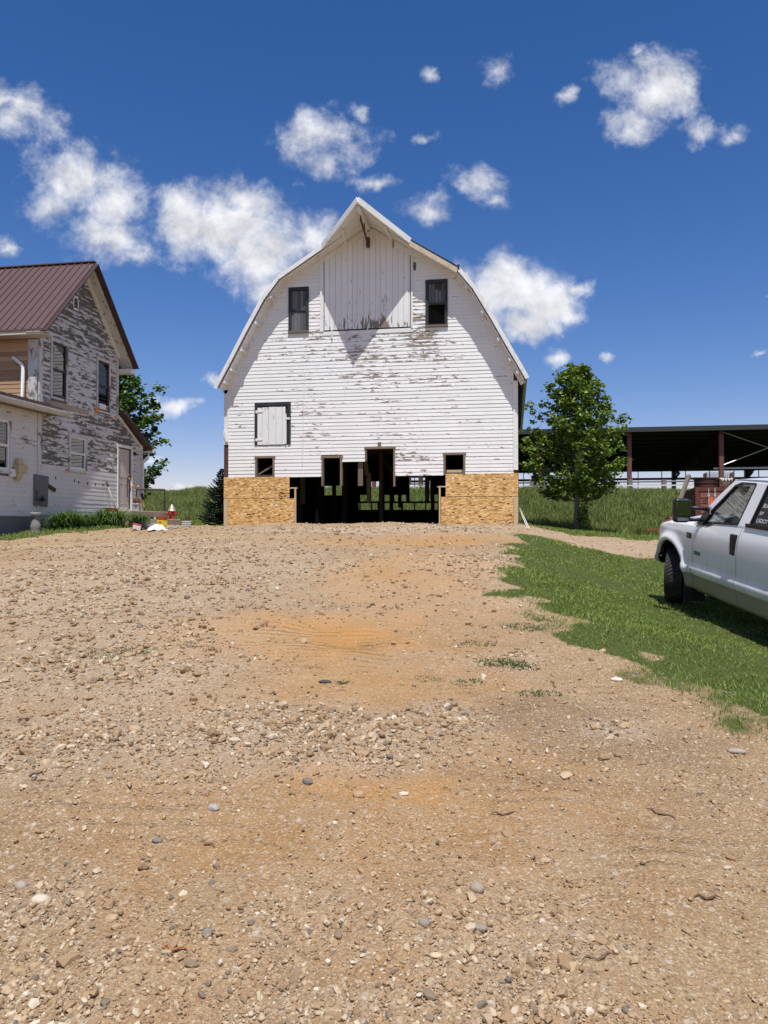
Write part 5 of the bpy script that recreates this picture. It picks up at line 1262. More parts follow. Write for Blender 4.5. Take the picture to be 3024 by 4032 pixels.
edge.tube([(0, 0, .06), (e1[0]-e0[0], e1[1]-e0[1], e1[2]-e0[2]+.06)], .035, 8); o = edge.build('white_pipe', M_WHITE, smooth=True); o.location = e0; tag(o, 'white plastic pipe edging the flower bed', 'pipe')
# shovel leaning on the wall
(y0, z0_), (y1, z1_) = onX(456, 2004, XF+.5), onX(420, 1898, XF+.06)
T = thing('shovel', 'long handled shovel with a dark grip leaning on the wall left of the door', 'shovel', (XF+.5, y0, z0_))
dd = Vector((-.44, y1-y0, z1_-z0_)); MB().tube([(0, 0, 0), dd*.82], .018, 8).build('handle', simple('grey_handle', (.36, .33, .28), .7), T, smooth=True)
MB().tube([dd*.82, dd], .026, 8).build('grip', M_BLACK, T, smooth=True)
q = MB(); q.grid([[(-.02+.10*(i-2)/2*w_, .10*(i-2)/2*w_*.3, -.32+z*.32-.02*abs(i-2)) for i in range(5)] for z, w_ in ((0, .25), (.3, .9), (.7, 1), (1, .8))]); q.build('blade', M_RUSTB, T)
x, y, z = XF+.75, onX(437, 2010, XF+.75)[0], onX(437, 2010, XF+.75)[1]
q = MB(); q.lathe([(.17, 0), (.24, .10), (.25, .12), (.23, .115), (.16, .02)], 18); o = q.build('plastic_tub', simple('orange_red_plastic', (.70, .13, .03), .45), smooth=False); o.location = (x, y, z-.05); tag(o, 'orange red plastic tub behind the lilies by the shovel', 'tub')
q = MB(); q.box(-.22, .22, -.2, .2, 0, z-.05-H(x, y)+.02); o = q.build('paving_block', M_CONC, bevel=.01); o.location = (x, y, H(x, y)-.02); tag(o, 'concrete block carrying the orange red tub', 'block')
# black shoes among the lilies
sx, sy, sz = at(350, 2074)
T = thing('shoe_heap', 'heap of black things with white toes in front of the lilies', 'shoes', (sx, sy, sz))
for k, (dx, dy, dz, a, m_) in enumerate(((-.22, .1, .05, .5, 0), (.0, .05, .06, -.3, 0), (.12, .1, .17, .2, 0), (.20, .0, .05, 1.1, 0))):
    M_ = Matrix.Translation((dx, dy, dz)) @ Matrix.Rotation(a, 4, 'Z'); q = MB(); q.lathe([(.001, -.06), (.07, -.05), (.085, 0), (.06, .05), (.001, .07)], 12, M_ @ Matrix.Diagonal((1.9, .9, .9, 1))); q.build('shoe', M_BLACK, T, smooth=True)
    q = MB(); q.ball(M_ @ Vector((.14, 0, .0)), .045, 8); q.build('toe_cap', M_WHITE, T, smooth=True)
# landing, rail
M_LAND = simple('tan_concrete', (.33, .265, .19), .9, var=.2, nscale=3, bump=.2)
T = thing('door_landing', 'tan concrete landing with steps at the back door', 'steps', (-11.85, 23, 1.5))
def lp_(o): o.parent = T; o.matrix_parent_inverse = Matrix.Translation((11.85, -23, -1.5)); return o
lp_(box('landing', XF+.04, -11.80, 21.8, 24.4, 1.2, 2.03, M_LAND, bevel=.02)); lp_(box('step', -11.79, -11.33, 23.0, 24.3, 1.2, 1.77, M_LAND, bevel=.02))
q = MB()
q.tube([(-12.5, 23.42, 2.03), (-12.5, 23.42, 2.77), (-11.86, 24.18, 2.79), (-11.86, 24.18, 2.03)], .035, 8); o = q.build('pipe_rail', simple('brown_pipe', (.06, .04, .035), .6, .3)); tag(o, 'square brown pipe handrail standing on the door landing', 'handrail')
# lantern on the landing
q = MB()
T = thing('garden_lantern', 'garden lantern with a dark domed cap and pale stone body', 'lantern', (-12.2, 22.9, 2.03))
MB().box(-.09, .09, -.09, .09, 0, .05).build('base', M_CONC, T, bevel=.01)
q = MB()
for a in (-.065, .065):
    for b_ in (-.065, .065): q.box(a-.018, a+.018, b_-.018, b_+.018, .05, .22)
q.box(-.05, .03, -.05, .05, .05, .22); q.box(-.11, .11, -.11, .11, .22, .27); q.build('body', simple('pale_stone', (.42, .42, .39), .85), T)
MB().lathe([(.12, .27), (.12, .33), (.105, .39), (.07, .44), (.02, .47), (.012, .50)], 16).build('cap', M_RUSTB, T, smooth=True)
# yellow handled tool leaning on the rail
(x0, z0_), (x1, z1_) = onY(577, 1993, 24.3), onY(559, 1943, 24.0)
T = thing('garden_tool', 'yellow and black handled garden tool leaning at the house corner', 'tool', (x0, 24.3, 2.0-.4)); dd = Vector((x1-x0, -.3, z1_-1.6))
MB().tube([(0, 0, 0), dd*.55], .018, 7).build('shaft', M_BLACK, T); MB().tube([dd*.55, dd*.82], .024, 7).build('grip', simple('yellow_grip', (.70, .45, .02), .5), T)
MB().beam(dd*.80, dd, .07, .06).build('head', M_BLACK, T)
# red hydrant on the low step
T = thing('fire_hydrant', 'small red fire hydrant with a worn silver dome on the step', 'hydrant', (-11.53, 24.05, 1.77))
M_HR = simple('hydrant_red', (.36, .035, .03), .45, var=.25)
MB().lathe([(.12, 0), (.12, .03), (.085, .035), (.085, .24), (.11, .245), (.11, .27)], 18).build('barrel', M_HR, T, smooth=False)
MB().lathe([(.14, .27), (.145, .30), (.12, .31), (.108, .36), (.085, .42), (.05, .465), (.03, .475), (.03, .50), (.012, .51)], 18).build('dome', simple('worn_silver', (.55, .50, .38), .4, .6, var=.3, dirt=((.25, .2, .12), 14, .7)), T, smooth=True)
for a in (0, math.pi, -math.pi/2):
    M_ = Matrix.Rotation(a, 4, 'Z') @ Matrix.Translation((.08, 0, .19)) @ Matrix.Rotation(math.pi/2, 4, 'Y'); q = MB(); q.lathe([(.045, -.02), (.045, .04), (.055, .045), (.055, .075), (.03, .08), (.03, .105), (.015, .11)], 12, M_); q.build('outlet', M_HR, T)
def item(nm, px, py, build, m, label, cat, rot=0, group=None, smooth=False, bevel=0):
    X, Y, Z = at(px, py); q = MB(); build(q); o = q.build(nm, m, smooth=smooth, bevel=bevel); o.location = (X, Y, Z); o.rotation_euler = (0, 0, YAW+rot); return tag(o, label, cat, group)
x, y, z = at(642, 2081)
T = thing('carton', 'yellow printed carton standing open with red flaps', 'box', (x, y, z), (0, 0, YAW-.35))
M_YEL = simple('yellow_card', (.78, .60, .02), .5); MB().box(-.125, .07, -.09, .09, 0, .23).build('carton_body', M_YEL, T)
q = MB(); q.box(-.125, .07, -.092, -.088, .23, .32); q.box(-.125, .07, .088, .092, .23, .33); q.box(.07, .073, -.09, .09, .23, .30); q.build('flap', M_RED, T)
q = MB()
for dx, dz, w_, h_ in ((-.09, .15, .05, .035), (-.03, .14, .05, .05), (-.06, .07, .09, .02), (-.08, .04, .06, .015)): q.box(dx, dx+w_, -.094, -.0905, dz, dz+h_)
q.build('print', M_RED, T); q = MB(); q.lathe([(.03, 0), (.03, .004)], 14, Matrix.Translation((.0705, 0, .13)) @ Matrix.Rotation(math.pi/2, 4, 'Y')); q.build('round_print', M_WHITE, T)
x, y, z = at(536, 2089)
T = thing('food_box', 'red and white box lying tipped at the bed edge', 'box', (x, y, z+.02), (.15, .25, YAW+.2))
MB().box(-.12, .12, -.08, .10, .0, .15).build('box_body', M_RED, T, bevel=.006); MB().box(-.09, .115, -.084, -.081, .02, .13).build('white_face', M_WHITE, T)
def crumple(nm, px, py, w_, d_, h_, m, label, cat, seed, rot=0, lift=0):
    X, Y, Z = at(px, py); rr = random.Random(seed); n_ = 15; ph = [rr.uniform(0, 6) for _ in range(8)]; q = MB(); rows = []
    for i in range(n_):
        r_ = []
        for j in range(n_):
            u, v = i/(n_-1)-.5, j/(n_-1)-.5; e = max(0, 1-(abs(u)*2)**2.2)*max(0, 1-(abs(v)*2)**2.2)
            hz = h_*e*(.55+.45*math.sin(6*u+ph[0]+2*math.sin(5*v+ph[1])))+.02*math.sin(14*u+ph[2])*math.sin(11*v+ph[3])+.012
            r_.append((w_*(u+.05*math.sin(7*v+ph[4])), d_*(v+.07*math.sin(6*u+ph[5])), max(.004, hz)))
        rows.append(r_)
    q.grid(rows); o = q.build(nm, m); o.location = (X, Y, Z+lift); o.rotation_euler = (0, 0, YAW+rot)
    s_ = o.modifiers.new('Solidify', 'SOLIDIFY'); s_.thickness = .004; return tag(o, label, cat)
crumple('plastic_bag', 568, 2085, .40, .35, .22, simple('black_plastic', (.018, .019, .021), .22, spec=.6), 'shiny black plastic bag slumped beside the red box', 'bag', 4)
crumple('grey_tarp', 606, 2074, .52, .40, .10, simple('grey_tarp', (.16, .165, .17), .6), 'dull grey sheet spread behind the black bag', 'sheet', 8)
crumple('white_sheet', 620, 2089, .44, .34, .15, simple('white_sheet', (.80, .80, .79), .6), 'crumpled white sheet in front of the yellow carton', 'sheet', 12, .2)
q = MB(); q.box(-.17, .02, -.10, .10, 0, .07); q.ball((.10, 0, .045), .06, 8, (1.3, 1, .7)); o = q.build('black_shoes', M_BLACK, bevel=.02); o.location = (-11.62, 23.12, 1.77); tag(o, 'black and white bundle lying on the front step', 'bundle')
MB().box(-.04, .03, -.108, -.102, .01, .06).build('white_patch', M_WHITE, o)
for k, (px, py, s_) in enumerate(((664, 2081, 14), (678, 2079, 16), (690, 2082, 15), (701, 2077, 12), (672, 2084, 11), (708, 2081, 10), (655, 2083, 10))):
    X, Y, Z = at(px, py); D = -X*SY+Y*CY; r_ = s_/2/F*D; q = IC2_V*(1+RNG.uniform(-.15, .15, (len(IC2_V), 1)))*np.array([1.2, 1, .8])*r_
    o = arrays('rubble_stone', q+np.array([0, 0, r_*.5]), IC2_F, bpy.data.materials['concrete']); o.location = (X, Y, Z); tag(o, 'grey broken stone in the little heap right of the yellow carton', 'stone', 'broken stones by the step')
x, y, z = at(735, 2071)
T = thing('metal_pail', 'round galvanised pail with a punched lattice side on the grass', 'pail', (x, y, z-.02)); MB().lathe([(.115, 0), (.12, .01), (.125, .17), (.13, .175), (.12, .176), (.11, .02)], 22).build('pail_body', simple('pail_grey', (.22, .235, .25), .5, .4), T)
q = MB()
for k in range(10):
    a = -math.pi*.02-math.pi*k/9.5
    for i in range(3):
        M_ = Matrix.Translation((.126*math.cos(a), .126*math.sin(a), .035+.052*i)) @ Matrix.Rotation(a, 4, 'Z') @ Matrix.Rotation(math.pi/2, 4, 'Y'); q.lathe([(.017, -.004), (.017, .003)], 8, M_)
q.build('lattice', M_WHITE, T)
# weed tufts on the driveway
def tuft(px, py, rad, n, h, label):
    X0_, Y0_, Z0_ = at(px, py); a = RNG.random(n)*6.283; r_ = rad*RNG.random(n)**.6; X, Y = X0_+r_*np.cos(a)*1.5, Y0_+r_*np.sin(a); xc, D = X*CY+Y*SY, -X*SY+Y*CY
    o = blades('weed_tuft', xc, D, RNG.uniform(.3, .75, n)*h, np.full(n, .008), G_WEED, 1.3); tag(o, label, 'weed', 'weed tufts on the driveway')
tuft(470, 2578, .22, 420, .05, 'wide flat weed patch on the stony left side of the driveway')
tuft(175, 2615, .10, 120, .04, 'tiny weed left of the wide flat patch')
tuft(1985, 2615, .14, 260, .07, 'leafy weed beside pale stones below the lawn')
tuft(2060, 2625, .10, 120, .05, 'sparse weed just right of the leafy one')
tuft(2100, 2475, .22, 420, .06, 'broad tuft on bare dirt near the lawn edge')
tuft(1880, 2535, .12, 160, .05, 'faint weed row in the middle of the right hand dirt')
tuft(1690, 2680, .08, 90, .04, 'small weed among tread marks right of centre')
tuft(1850, 2690, .09, 110, .045, 'dark little weed under the leafy one')
tuft(2120, 2735, .12, 150, .05, 'dry weed on dark soil right of the tread marks')
tuft(1350, 2690, .05, 60, .04, 'single sprig near the flat black stone')
# ------------------------------------------------------------------ white pickup truck (x forward, y to its left, z up)
TH = YAW+R(90+1.2); TPX, TPY, TD = 2650, 2368, 11.5
xc_ = (TPX-1512)/F*TD; cX, cY_ = W(xc_, TD); cZ = ZC-(TPY-2070)/F*TD
TR = Matrix.Rotation(TH, 4, 'Z') @ Matrix.Rotation(R(-5.5), 4, 'Y')
org = Vector((cX, cY_, cZ))-TR @ Vector((0, .88, 0))
TRUCK = thing('pickup_truck', 'white dusty pickup truck with big black towing mirrors parked on the lawn', 'truck', org, TR.to_euler())
def truckpaint():
    m, t, b = newmat('truck_paint'); tc = t.new('ShaderNodeTexCoord'); sx = t.new('ShaderNodeSeparateXYZ'); t.l.new(tc.outputs['Object'], sx.inputs[0]); x, y, z = sx.outputs
    n = t.noise(t.coord((1, 1, 1)), 1.6, 5, .6); st = t.noise(t.coord((9, 9, .8)), 1.5, 4, .6)
    white = t.mix(n, (.82, .82, .81), (.87, .87, .86))
    low = t.math('LESS_THAN', z, .570)
    two = t.mix(low, white, (.20, .185, .15))
    d = t.math('MULTIPLY', t.step(z, 1.15, .40), t.math('MULTIPLY_ADD', t.step(n, .35, .7), .50, .05))
    d = t.math('ADD', d, t.math('MULTIPLY', t.math('MULTIPLY', t.step(st, .52, .75), t.step(z, 1.05, .65)), .30))
    col = t.mix(t.math('MINIMUM', d, .8), two, (.40, .345, .26))
    bset(t, b, Base_Color=col, Roughness=t.math('MULTIPLY_ADD', d, .35, .28), Specular_IOR_Level=.5, Coat_Weight=t.math('MULTIPLY_ADD', d, -.5, .45), Coat_Roughness=.08)
    return m
M_TP = truckpaint(); M_RUB = simple('black_rubber', (.022, .021, .020), .75, var=.4, nscale=8, dirt=((.12, .10, .075), 6, .55)); M_PLA = simple('black_plastic_trim', (.017, .017, .018), .42)
M_CHR = simple('chrome', (.62, .62, .60), .12, 1.0, var=.1, dirt=((.3, .27, .22), 5, .5)); M_TG = glass('truck_glass', (.80, .84, .82), .02, .9, .55); M_SEAT = simple('grey_cloth', (.05, .05, .052), .9)
YT = [(.31, .90), (.36, .945), (.45, .966), (.562, .976), (.575, 1.000), (.63, 1.020), (.685, 1.008), (.71, .986), (.78, .990), (1.00, .996), (1.12, .985), (1.20, .962), (1.245, .938), (1.29, .925)]
def ys(z): return float(np.interp(z, [a for a, _ in YT], [b for _, b in YT]))
def tp(o): o.parent = TRUCK; return o
def archz(x, x0, r, zl): 
    d = abs(x-x0); return .43+math.sqrt(r*r-d*d) if d < r*.999 and .43+math.sqrt(max(0, r*r-d*d)) > zl else zl
def side(xa, xb, nx, zb, zt_, s, flare=None, extra=()):
    q = MB(); xs_ = sorted(set(list(np.linspace(xa, xb, nx))+list(extra)))
    rows = []
    for x in xs_:
        z0, z1 = zb(x), zt_(x); row = []
        zz = [z0+(z1-z0)*k/22 for k in range(23)]
        for z in zz:
            y = ys(z)
            if flare:
                r_ = math.hypot(x-flare[0], z-.43); y += .045*math.exp(-((r_-flare[1]-.03)/.065)**2)*(1 if r_ >= flare[1]-.001 else 0)
                if x > .25: y *= 1-.20*((x-.25)/.6)**2
            row.append((x, s*y, z))
        row = [(x, s*(abs(row[0][1])-.05), z0-.0)]+row
        rows.append(row)
    q.grid(rows); return q, rows
ftop = lambda x: float(np.interp(x, [-.8, -.4, .1, .42, .62, .74, .82], [1.245, 1.24, 1.215, 1.16, 1.10, 1.02, .90]))
AR = .53
for s in (1, -1):
    ex = [AR*math.cos(a)*.999 for a in np.linspace(0, math.pi, 26)]
    q, rows = side(-.797, .80, 34, lambda x: archz(x, 0, AR, .35 if x < 0 else .56), lambda x: ftop(x)-.03, s, (0, AR), ex)
    top = []
    for r_ in rows:
        x, y, z = r_[-1]; zt2 = ftop(x); y = abs(y); top.append([(x, s*y, z), (x, s*(y-.02), zt2-.008), (x, s*(y-.06), zt2+.006), (x, s*(y-.13), zt2+.010), (x, s*(y-.16), zt2-.01)])
    q.grid(top); fo = tp(q.build('fender', M_TP, smooth=True))
    if s > 0:
        b_ = MB(); b_.box(-.74, -.56, .992, 1.002, 1.055, 1.125); b_.build('badge', M_PLA, fo, bevel=.004)
        a, f_ = text_mesh('F250', .050, lambda u, v: (-.575-u*.95, 1.0035, 1.075+v)); l_ = MB(); l_.add(a, f_); l_.build('badge_lettering', M_GALV, fo, fix=False)
    # door and rear door
    sill = lambda x: float(np.interp(-x, [.78, 1.16, 1.28, 3.2], [1.225, 1.225, 1.275, 1.285]))
    for nm, xa, xb in (('door', -2.10, -.805), ('rear_door', -2.95, -2.108)):
        q, _ = side(xa, xb, 16, lambda x: .325, sill, s); do = tp(q.build(nm, M_TP, smooth=True))
        if nm == 'door':
            h_ = MB(); h_.box(-2.07, -1.925, s*.955, s*1.0, .985, 1.205); ho = h_.build('door_handle', M_PLA, do, bevel=.012)
            h_ = MB(); h_.box(-2.05, -1.95, s*.985, s*1.012, 1.06, 1.185); h_.box(-2.045, -1.965, s*.985, s*1.010, 1.0, 1.04); h_.build('handle_flap', M_BLACK, ho, bevel=.008)
            if s > 0:
                h_ = MB(); h_.box(-1.05, -.85, .988, .998, .855, .905); b_ = h_.build('badge', M_PLA, do, bevel=.003)
                h_ = MB()
                for k in range(9): h_.box(-1.04+.02*k, -1.03+.02*k, .998, 1.0005, .87, .89)
                h_.build('badge_marks', simple('dull_silver', (.2, .2, .2), .5), b_)
    q, _ = side(-5.3, -3.03, 30, lambda x: archz(x, -3.9, .51, .38), lambda x: 1.26, s, (-3.9, .49), [-3.9+.49*math.cos(a)*.999 for a in np.linspace(0, math.pi, 22)])
    q.box(-5.3, -3.03, s*.80, s*.935, 1.235, 1.29); tp(q.build('cargo_bed_side', M_TP, smooth=False))
    lin = MB(); lin.grid([[(x, s*(ys(z)-.03), z) for z in np.linspace(.36, 1.22, 12)] for x in (-3.05, -.6)]); tp(lin.build('body_liner', M_BLACK))
    # greenhouse side with its windows
    yg = lambda z: .932-.30*(z-1.27)
    outl = [(-.68, 1.235), (-1.16, 1.228), (-1.28, 1.278), (-3.04, 1.287), (-3.0, 1.93), (-2.88, 1.99), (-1.62, 1.985), (-1.46, 1.95), (-1.10, 1.64)]
    w1 = [(-.98, 1.243), (-1.165, 1.243), (-1.285, 1.293), (-1.975, 1.302), (-2.075, 1.875), (-2.05, 1.905), (-1.68, 1.90), (-1.52, 1.855), (-1.14, 1.52), (-1.01, 1.40)]
    w2 = [(-2.24, 1.335), (-2.90, 1.345), (-2.90, 1.89), (-2.34, 1.905), (-2.32, 1.88)]
    fnm = lambda u, v, d: (u, s*(yg(v)-d), v)
    g = MB(); g.slab([outl, w1, w2], fnm, .05); cp = tp(g.build('cab_pillars', M_TP))
    def ring(poly, w_, t0, t1):
        c = (sum(p[0] for p in poly)/len(poly), sum(p[1] for p in poly)/len(poly)); n_ = len(poly)
        inn = []
        for i in range(n_):
            p0, p, p2 = Vector(poly[i-1]), Vector(poly[i]), Vector(poly[(i+1) % n_]); e1, e2 = (p-p0).normalized(), (p2-p).normalized(); nn = (Vector((e1.y, -e1.x))+Vector((e2.y, -e2.x))); nn.normalize()
            if nn.dot(Vector(c)-p) < 0: nn = -nn
            inn.append(tuple(p+nn*w_))
        return MB().slab([poly, inn], lambda u, v, d: (u, s*(yg(v)+t0-d), v), t0+t1), inn
    for k, wp in enumerate((w1, w2)):
        r_, inn = ring(wp, .028, .006, .03); wo = tp(r_.build('side_window', M_PLA))
        MB().slab([inn], lambda u, v, d: (u, s*(yg(v)-.016-d), v), .005).build('pane', M_TG if k == 0 else simple('dark_tinted_pane', (.018, .019, .022), .06, spec=.6), wo)
        if k == 1:
            MB().beam((-2.19, s*(yg(1.325)+.012), 1.325), (-2.95, s*(yg(1.335)+.012), 1.335), .02, .045).build('belt_strip', M_PLA, wo)
            if s > 0:
                for body, sz, x0, z0, sh in (('BUILD', .078, -2.365, 1.60, .22), ('507', .066, -2.345, 1.495, .22), ('USDOT', .080, -2.345, 1.385, .0), ('3', .080, -2.66, 1.385, .0)):
                    a, f_ = text_mesh(body, sz, lambda u, v: (x0-u*.95-v*sh, s*(yg(z0+v)-.0085), z0+v)); l_ = MB(); l_.add(a, f_)
                    l_.build('window_lettering', bpy.data.materials.get('white_vinyl') or simple('white_vinyl', (.85, .85, .85), .6), wo, fix=False)
    sp2 = [(-.80, 1.252), (-.99, 1.238), (-1.12, 1.41), (-1.05, 1.52), (-.93, 1.46)]
    MB().slab([sp2], lambda u, v, d: (u, s*(yg(v)+.02-d), v), .06).build('mirror_sail', M_PLA, cp, bevel=.01)
    # towing mirror
    q = MB(); q.box(-1.04, -.90, s*1.13, s*1.35, 1.285, 1.635); mo = tp(q.build('towing_mirror', M_PLA, bevel=.045, seg=3)); 
    q = MB(); q.slab([[(s*1.15, 1.385), (s*1.33, 1.385), (s*1.33, 1.615), (s*1.15, 1.615)]], lambda u, v, d: (-1.088+.36*(abs(u)-1.15)-.02*(v-1.385)/.23+d, u, v), .05); q.build('mirror_glass', simple('mirror_silver', (.20, .23, .22), .03, 1.0, var=.02), mo, bevel=.006)
    q = MB(); q.box(-1.052, -1.038, s*1.16, s*1.32, 1.31, 1.365); q.build('blind_spot_mirror', bpy.data.materials['mirror_silver'], mo, bevel=.006)
    q = MB(); q.tube([(-.96, s*1.16, 1.50), (-.96, s*.98, 1.49), (-.97, s*.86, 1.48)], .028, 8); q.tube([(-.96, s*1.16, 1.325), (-.95, s*.99, 1.325), (-.95, s*.90, 1.32)], .028, 8); q.build('mirror_arm', M_PLA, mo, smooth=True)
    # mud flap, arch liner
    q = MB(); q.box(-.56, -.535, s*.70, s*1.0, .14, .62); tp(q.build('mud_flap', M_RUB, bevel=.006))
    for xx in (0, -3.9):
        q = MB(); rows = [[(xx+.56*math.cos(a), s*yy, .43+.56*math.sin(a)) for yy in (.55, .90)] for a in np.linspace(.25, math.pi-.0, 20)]; q.grid(rows); q.add([(xx-.5, s*.55, .5), (xx+.45, s*.55, .5), (xx+.45, s*.55, .9), (xx-.5, s*.55, .9)], [(0, 1, 2, 3)]); tp(q.build('arch_liner', M_BLACK))
# hood, windscreen, roof, cab back
q = MB(); rows = []
for x in np.linspace(-.66, .78, 22):
    zt2 = ftop(x); ye = (ys(zt2-.03)*(1-.20*((x-.25)/.6)**2 if x > .25 else 1))-.165
    rows.append([(x, ye*k/9, zt2+.012+.085*(1-(abs(k)/9)**2.4)*min(1, (.92-x)/.5)+.02*math.exp(-((abs(k)-4)/1.2)**2)) for k in range(-9, 10)])
q.grid(rows); tp(q.build('hood', M_TP, smooth=True))
q = MB(); q.grid([[(-.66-.10*(k == 1), y, 1.262+.06*(1-(y/.8)**2)-.03*(k == 1)) for y in np.linspace(-.80, .80, 9)] for k in (0, 1)]); tp(q.build('cowl', M_PLA))
q = MB(); q.grid([[(-.70-.78*t_, (.80-.09*t_)*k/5*1.0, 1.285+.68*t_+.03*(1-(k/5)**2)) for k in range(-5, 6)] for t_ in np.linspace(0, 1, 6)]); tp(q.build('windscreen', M_TG, smooth=True))
q = MB(); rows = []
for x, dz in ((-1.45, -.035), (-1.52, 0), (-1.7, .02), (-2.2, .03), (-2.7, .02), (-2.93, -.01), (-3.02, -.06)):
    rows.append([(x, .732*k/8, 1.968+dz+.075*(1-(abs(k)/8)**2.6)) for k in range(-8, 9)])
q.grid(rows); ro = tp(q.build('cab_roof', M_TP, smooth=True))
q = MB(); q.lathe([(.062, -.06), (.066, .01), (.055, .035), (.03, .05), (.005, .052)], 14, Matrix.Translation((-2.02, .50, 2.05)) @ Matrix.Diagonal((1.0, .7, .8, 1))); q.build('marker_light', simple('amber_lens', (.85, .26, .03), .3), ro, smooth=True)
q = MB(); q.slab([[(-.90, .45), (.90, .45), (.925, 1.28), (.72, 1.97), (-.72, 1.97), (-.925, 1.28)], [(-.72, 1.36), (.72, 1.36), (.63, 1.86), (-.63, 1.86)]], lambda u, v, d: (-2.98-d, u, v), .04); tp(q.build('cab_back', M_TP)); tp(box('rear_screen', -3.01, -3.0, -.72, .72, 1.36, 1.86, M_TG))
# inside
q = MB(); q.box(-2.15, -2.02, -.75, -.12, .9, 1.45); q.box(-2.15, -2.02, .12, .75, .9, 1.45); q.box(-2.15, -2.07, .3, .56, 1.45, 1.63); q.box(-2.15, -2.07, -.56, -.3, 1.45, 1.63); q.box(-2.1, -1.5, -.75, .75, .8, .98); tp(q.build('seats', M_SEAT, bevel=.03))
q = MB(); q.box(-1.12, -.68, -.85, .85, .9, 1.24); tp(q.build('dashboard', M_PLA, bevel=.04)); q = MB(); q.tube([(-1.32+.10*math.sin(a)*.5, .42+.19*math.cos(a), 1.24+.17*math.sin(a)) for a in np.linspace(0, 6.283, 22)], .014, 6); q.beam((-1.12, .42, 1.20), (-1.31, .42, 1.24), .05, .05); q.beam((-1.32, .24, 1.24), (-1.32, .60, 1.24), .03, .03); tp(q.build('steering_wheel', M_PLA)); tp(box('cab_floor', -2.97, -.6, -.88, .88, .50, .60, M_SEAT))
# front end
q = MB(); q.box(.66, .90, -.86, .86, .62, .95); tp(q.build('front_bumper', M_CHR, bevel=.05, seg=3)); q = MB(); q.box(.62, .86, -.88, .88, .52, .62); tp(q.build('bumper_valance', M_PLA, bevel=.03))
q = MB(); q.box(.74, .84, -.48, .48, .96, 1.10); tp(q.build('grille', M_CHR, bevel=.02)); 
for s in (1, -1): q = MB(); q.box(.66, .80, s*.50, s*.76, .96, 1.07); tp(q.build('headlight', simple('lamp_lens', (.6, .6, .6), .1), bevel=.02))
q = MB(); q.box(-5.25, .62, -.50, -.38, .33, .50); q.box(-5.25, .62, .38, .50, .33, .50)
for x in (0, -3.9): q.tube([(x, -.75, .40), (x, .75, .40)], .055, 8)
q.tube([(-.7, .55, .34), (-1.5, .62, .27), (-3, .6, .27)], .05, 8); q.box(-1.9, -1.0, .1, .36, .34, .5); q.beam((-.75, .74, .30), (-2.5, .74, .29), .07, .06); q.box(-2.6, -1.9, .42, .75, .36, .56); q.box(-1.0, -.9, .5, .78, .24, .5); tp(q.build('chassis', M_RUB))
q = MB(); q.box(-5.27, -3.05, -.90, .90, .70, .76); q.box(-3.09, -3.03, -.92, .92, .55, 1.26); tp(q.build('cargo_bed', M_TP)); q = MB(); q.box(-5.34, -5.29, -.90, .90, .62, 1.27); tp(q.build('tailgate', M_TP, bevel=.015)); q = MB(); q.box(-5.5, -5.35, -.95, .95, .50, .66); tp(q.build('rear_bumper', M_CHR, bevel=.02))
for s in (1, -1): q = MB(); q.box(-5.32, -5.25, s*.86, s*.99, .85, 1.22); tp(q.build('tail_light', simple('red_lens', (.35, .02, .02), .2)))
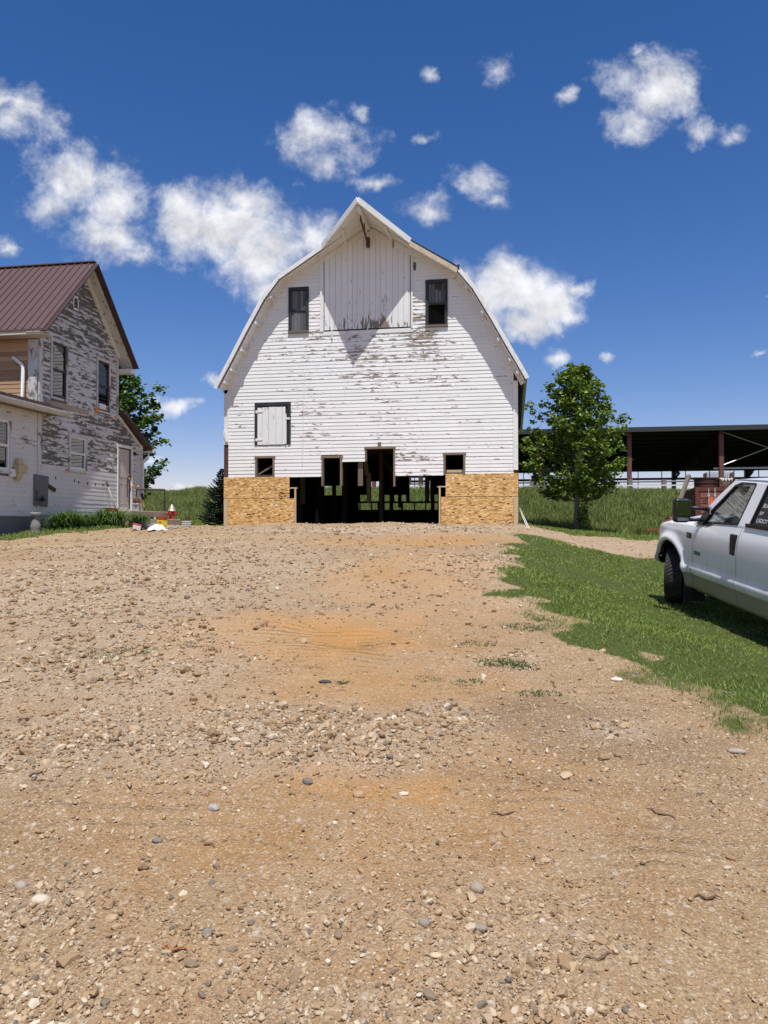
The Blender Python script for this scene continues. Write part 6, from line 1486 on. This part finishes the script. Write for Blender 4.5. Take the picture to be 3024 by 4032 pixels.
# the cab sits a little higher and the doors are a little longer than first drawn
def warp(o):
    me = o.data; n = len(me.vertices); c = np.empty(n*3, np.float32); me.vertices.foreach_get('co', c); c = c.reshape(-1, 3); x, z = c[:, 0].copy(), c[:, 2].copy()
    c[:, 0] = np.interp(x, [-6, -2.1, -.8, -.47, 0, .47, .82, 1], [-6, -2.1, -.86, -.58, -.04, .42, .66, .82])
    c[:, 2] = np.interp(z, [-1, 1.0, 1.235, 1.9, 2.1], [-1, 1.0, 1.265, 1.895, 1.975])+.035*ss(1.2, 2.0, -x)*np.clip(1-np.abs(z-1.34)/.3, 0, 1)
    me.vertices.foreach_set('co', c.ravel()); me.update()
seen = set()
for o in [q for p in TRUCK.children for q in [p]+list(p.children)+[r for k in p.children for r in k.children]]:
    if o.data is not None and o.data.name not in seen: seen.add(o.data.name); warp(o)
# wheels
def wheel(x, s, steer):
    T = bpy.data.objects.new('wheel', None); COL.objects.link(T); T.parent = TRUCK; T.location = (x, s*.86, .402); T.rotation_euler = (0, 0, steer); T.empty_display_size = .1
    M_ = Matrix.Rotation(-s*math.pi/2, 4, 'X'); q = MB(); Rw, w_ = .395, .135
    q.lathe([(.215, -w_*.82), (.26, -w_*1.0), (.33, -w_*1.04), (Rw-.035, -w_*.98), (Rw-.008, -w_*.84), (Rw-.004, 0), (Rw-.008, w_*.84), (Rw-.035, w_*.98), (.33, w_*1.04), (.26, w_), (.215, w_*.82)], 48, M_)
    nb = 44
    for k in range(nb):
        a = 2*math.pi*k/nb
        for r_, (u0, u1, sk) in enumerate(((-.118, -.072, .0), (-.064, -.012, .5), (-.006, .046, .25), (.054, .084, .6), (.088, .122, .1))):
            aa = a+sk*2*math.pi/nb; hw = .0155 if r_ in (1, 2) else .018
            vs = [(r2*math.cos(aa+da*hw/Rw*1.25+du*.03), u, r2*math.sin(aa+da*hw/Rw*1.25+du*.03)) for r2 in (Rw-.012, Rw+.007) for da, du, u in ((-1, -1, u0), (1, -1, u0), (1, 1, u1), (-1, 1, u1))]
            q.add(vs, [(0, 1, 2, 3), (7, 6, 5, 4), (0, 4, 5, 1), (1, 5, 6, 2), (2, 6, 7, 3), (3, 7, 4, 0)])
    q.build('tyre', M_RUB, T, smooth=False)
    q = MB(); q.lathe([(.216, -.09), (.216, .10), (.20, .105), (.185, .07), (.11, .05), (.09, .085), (.05, .09), (.045, .10), (.01, .10)], 28, M_); q.build('rim', M_CHR, T, smooth=False)
for s in (1, -1): wheel(0, s, R(-27)); wheel(-3.9, s, 0)
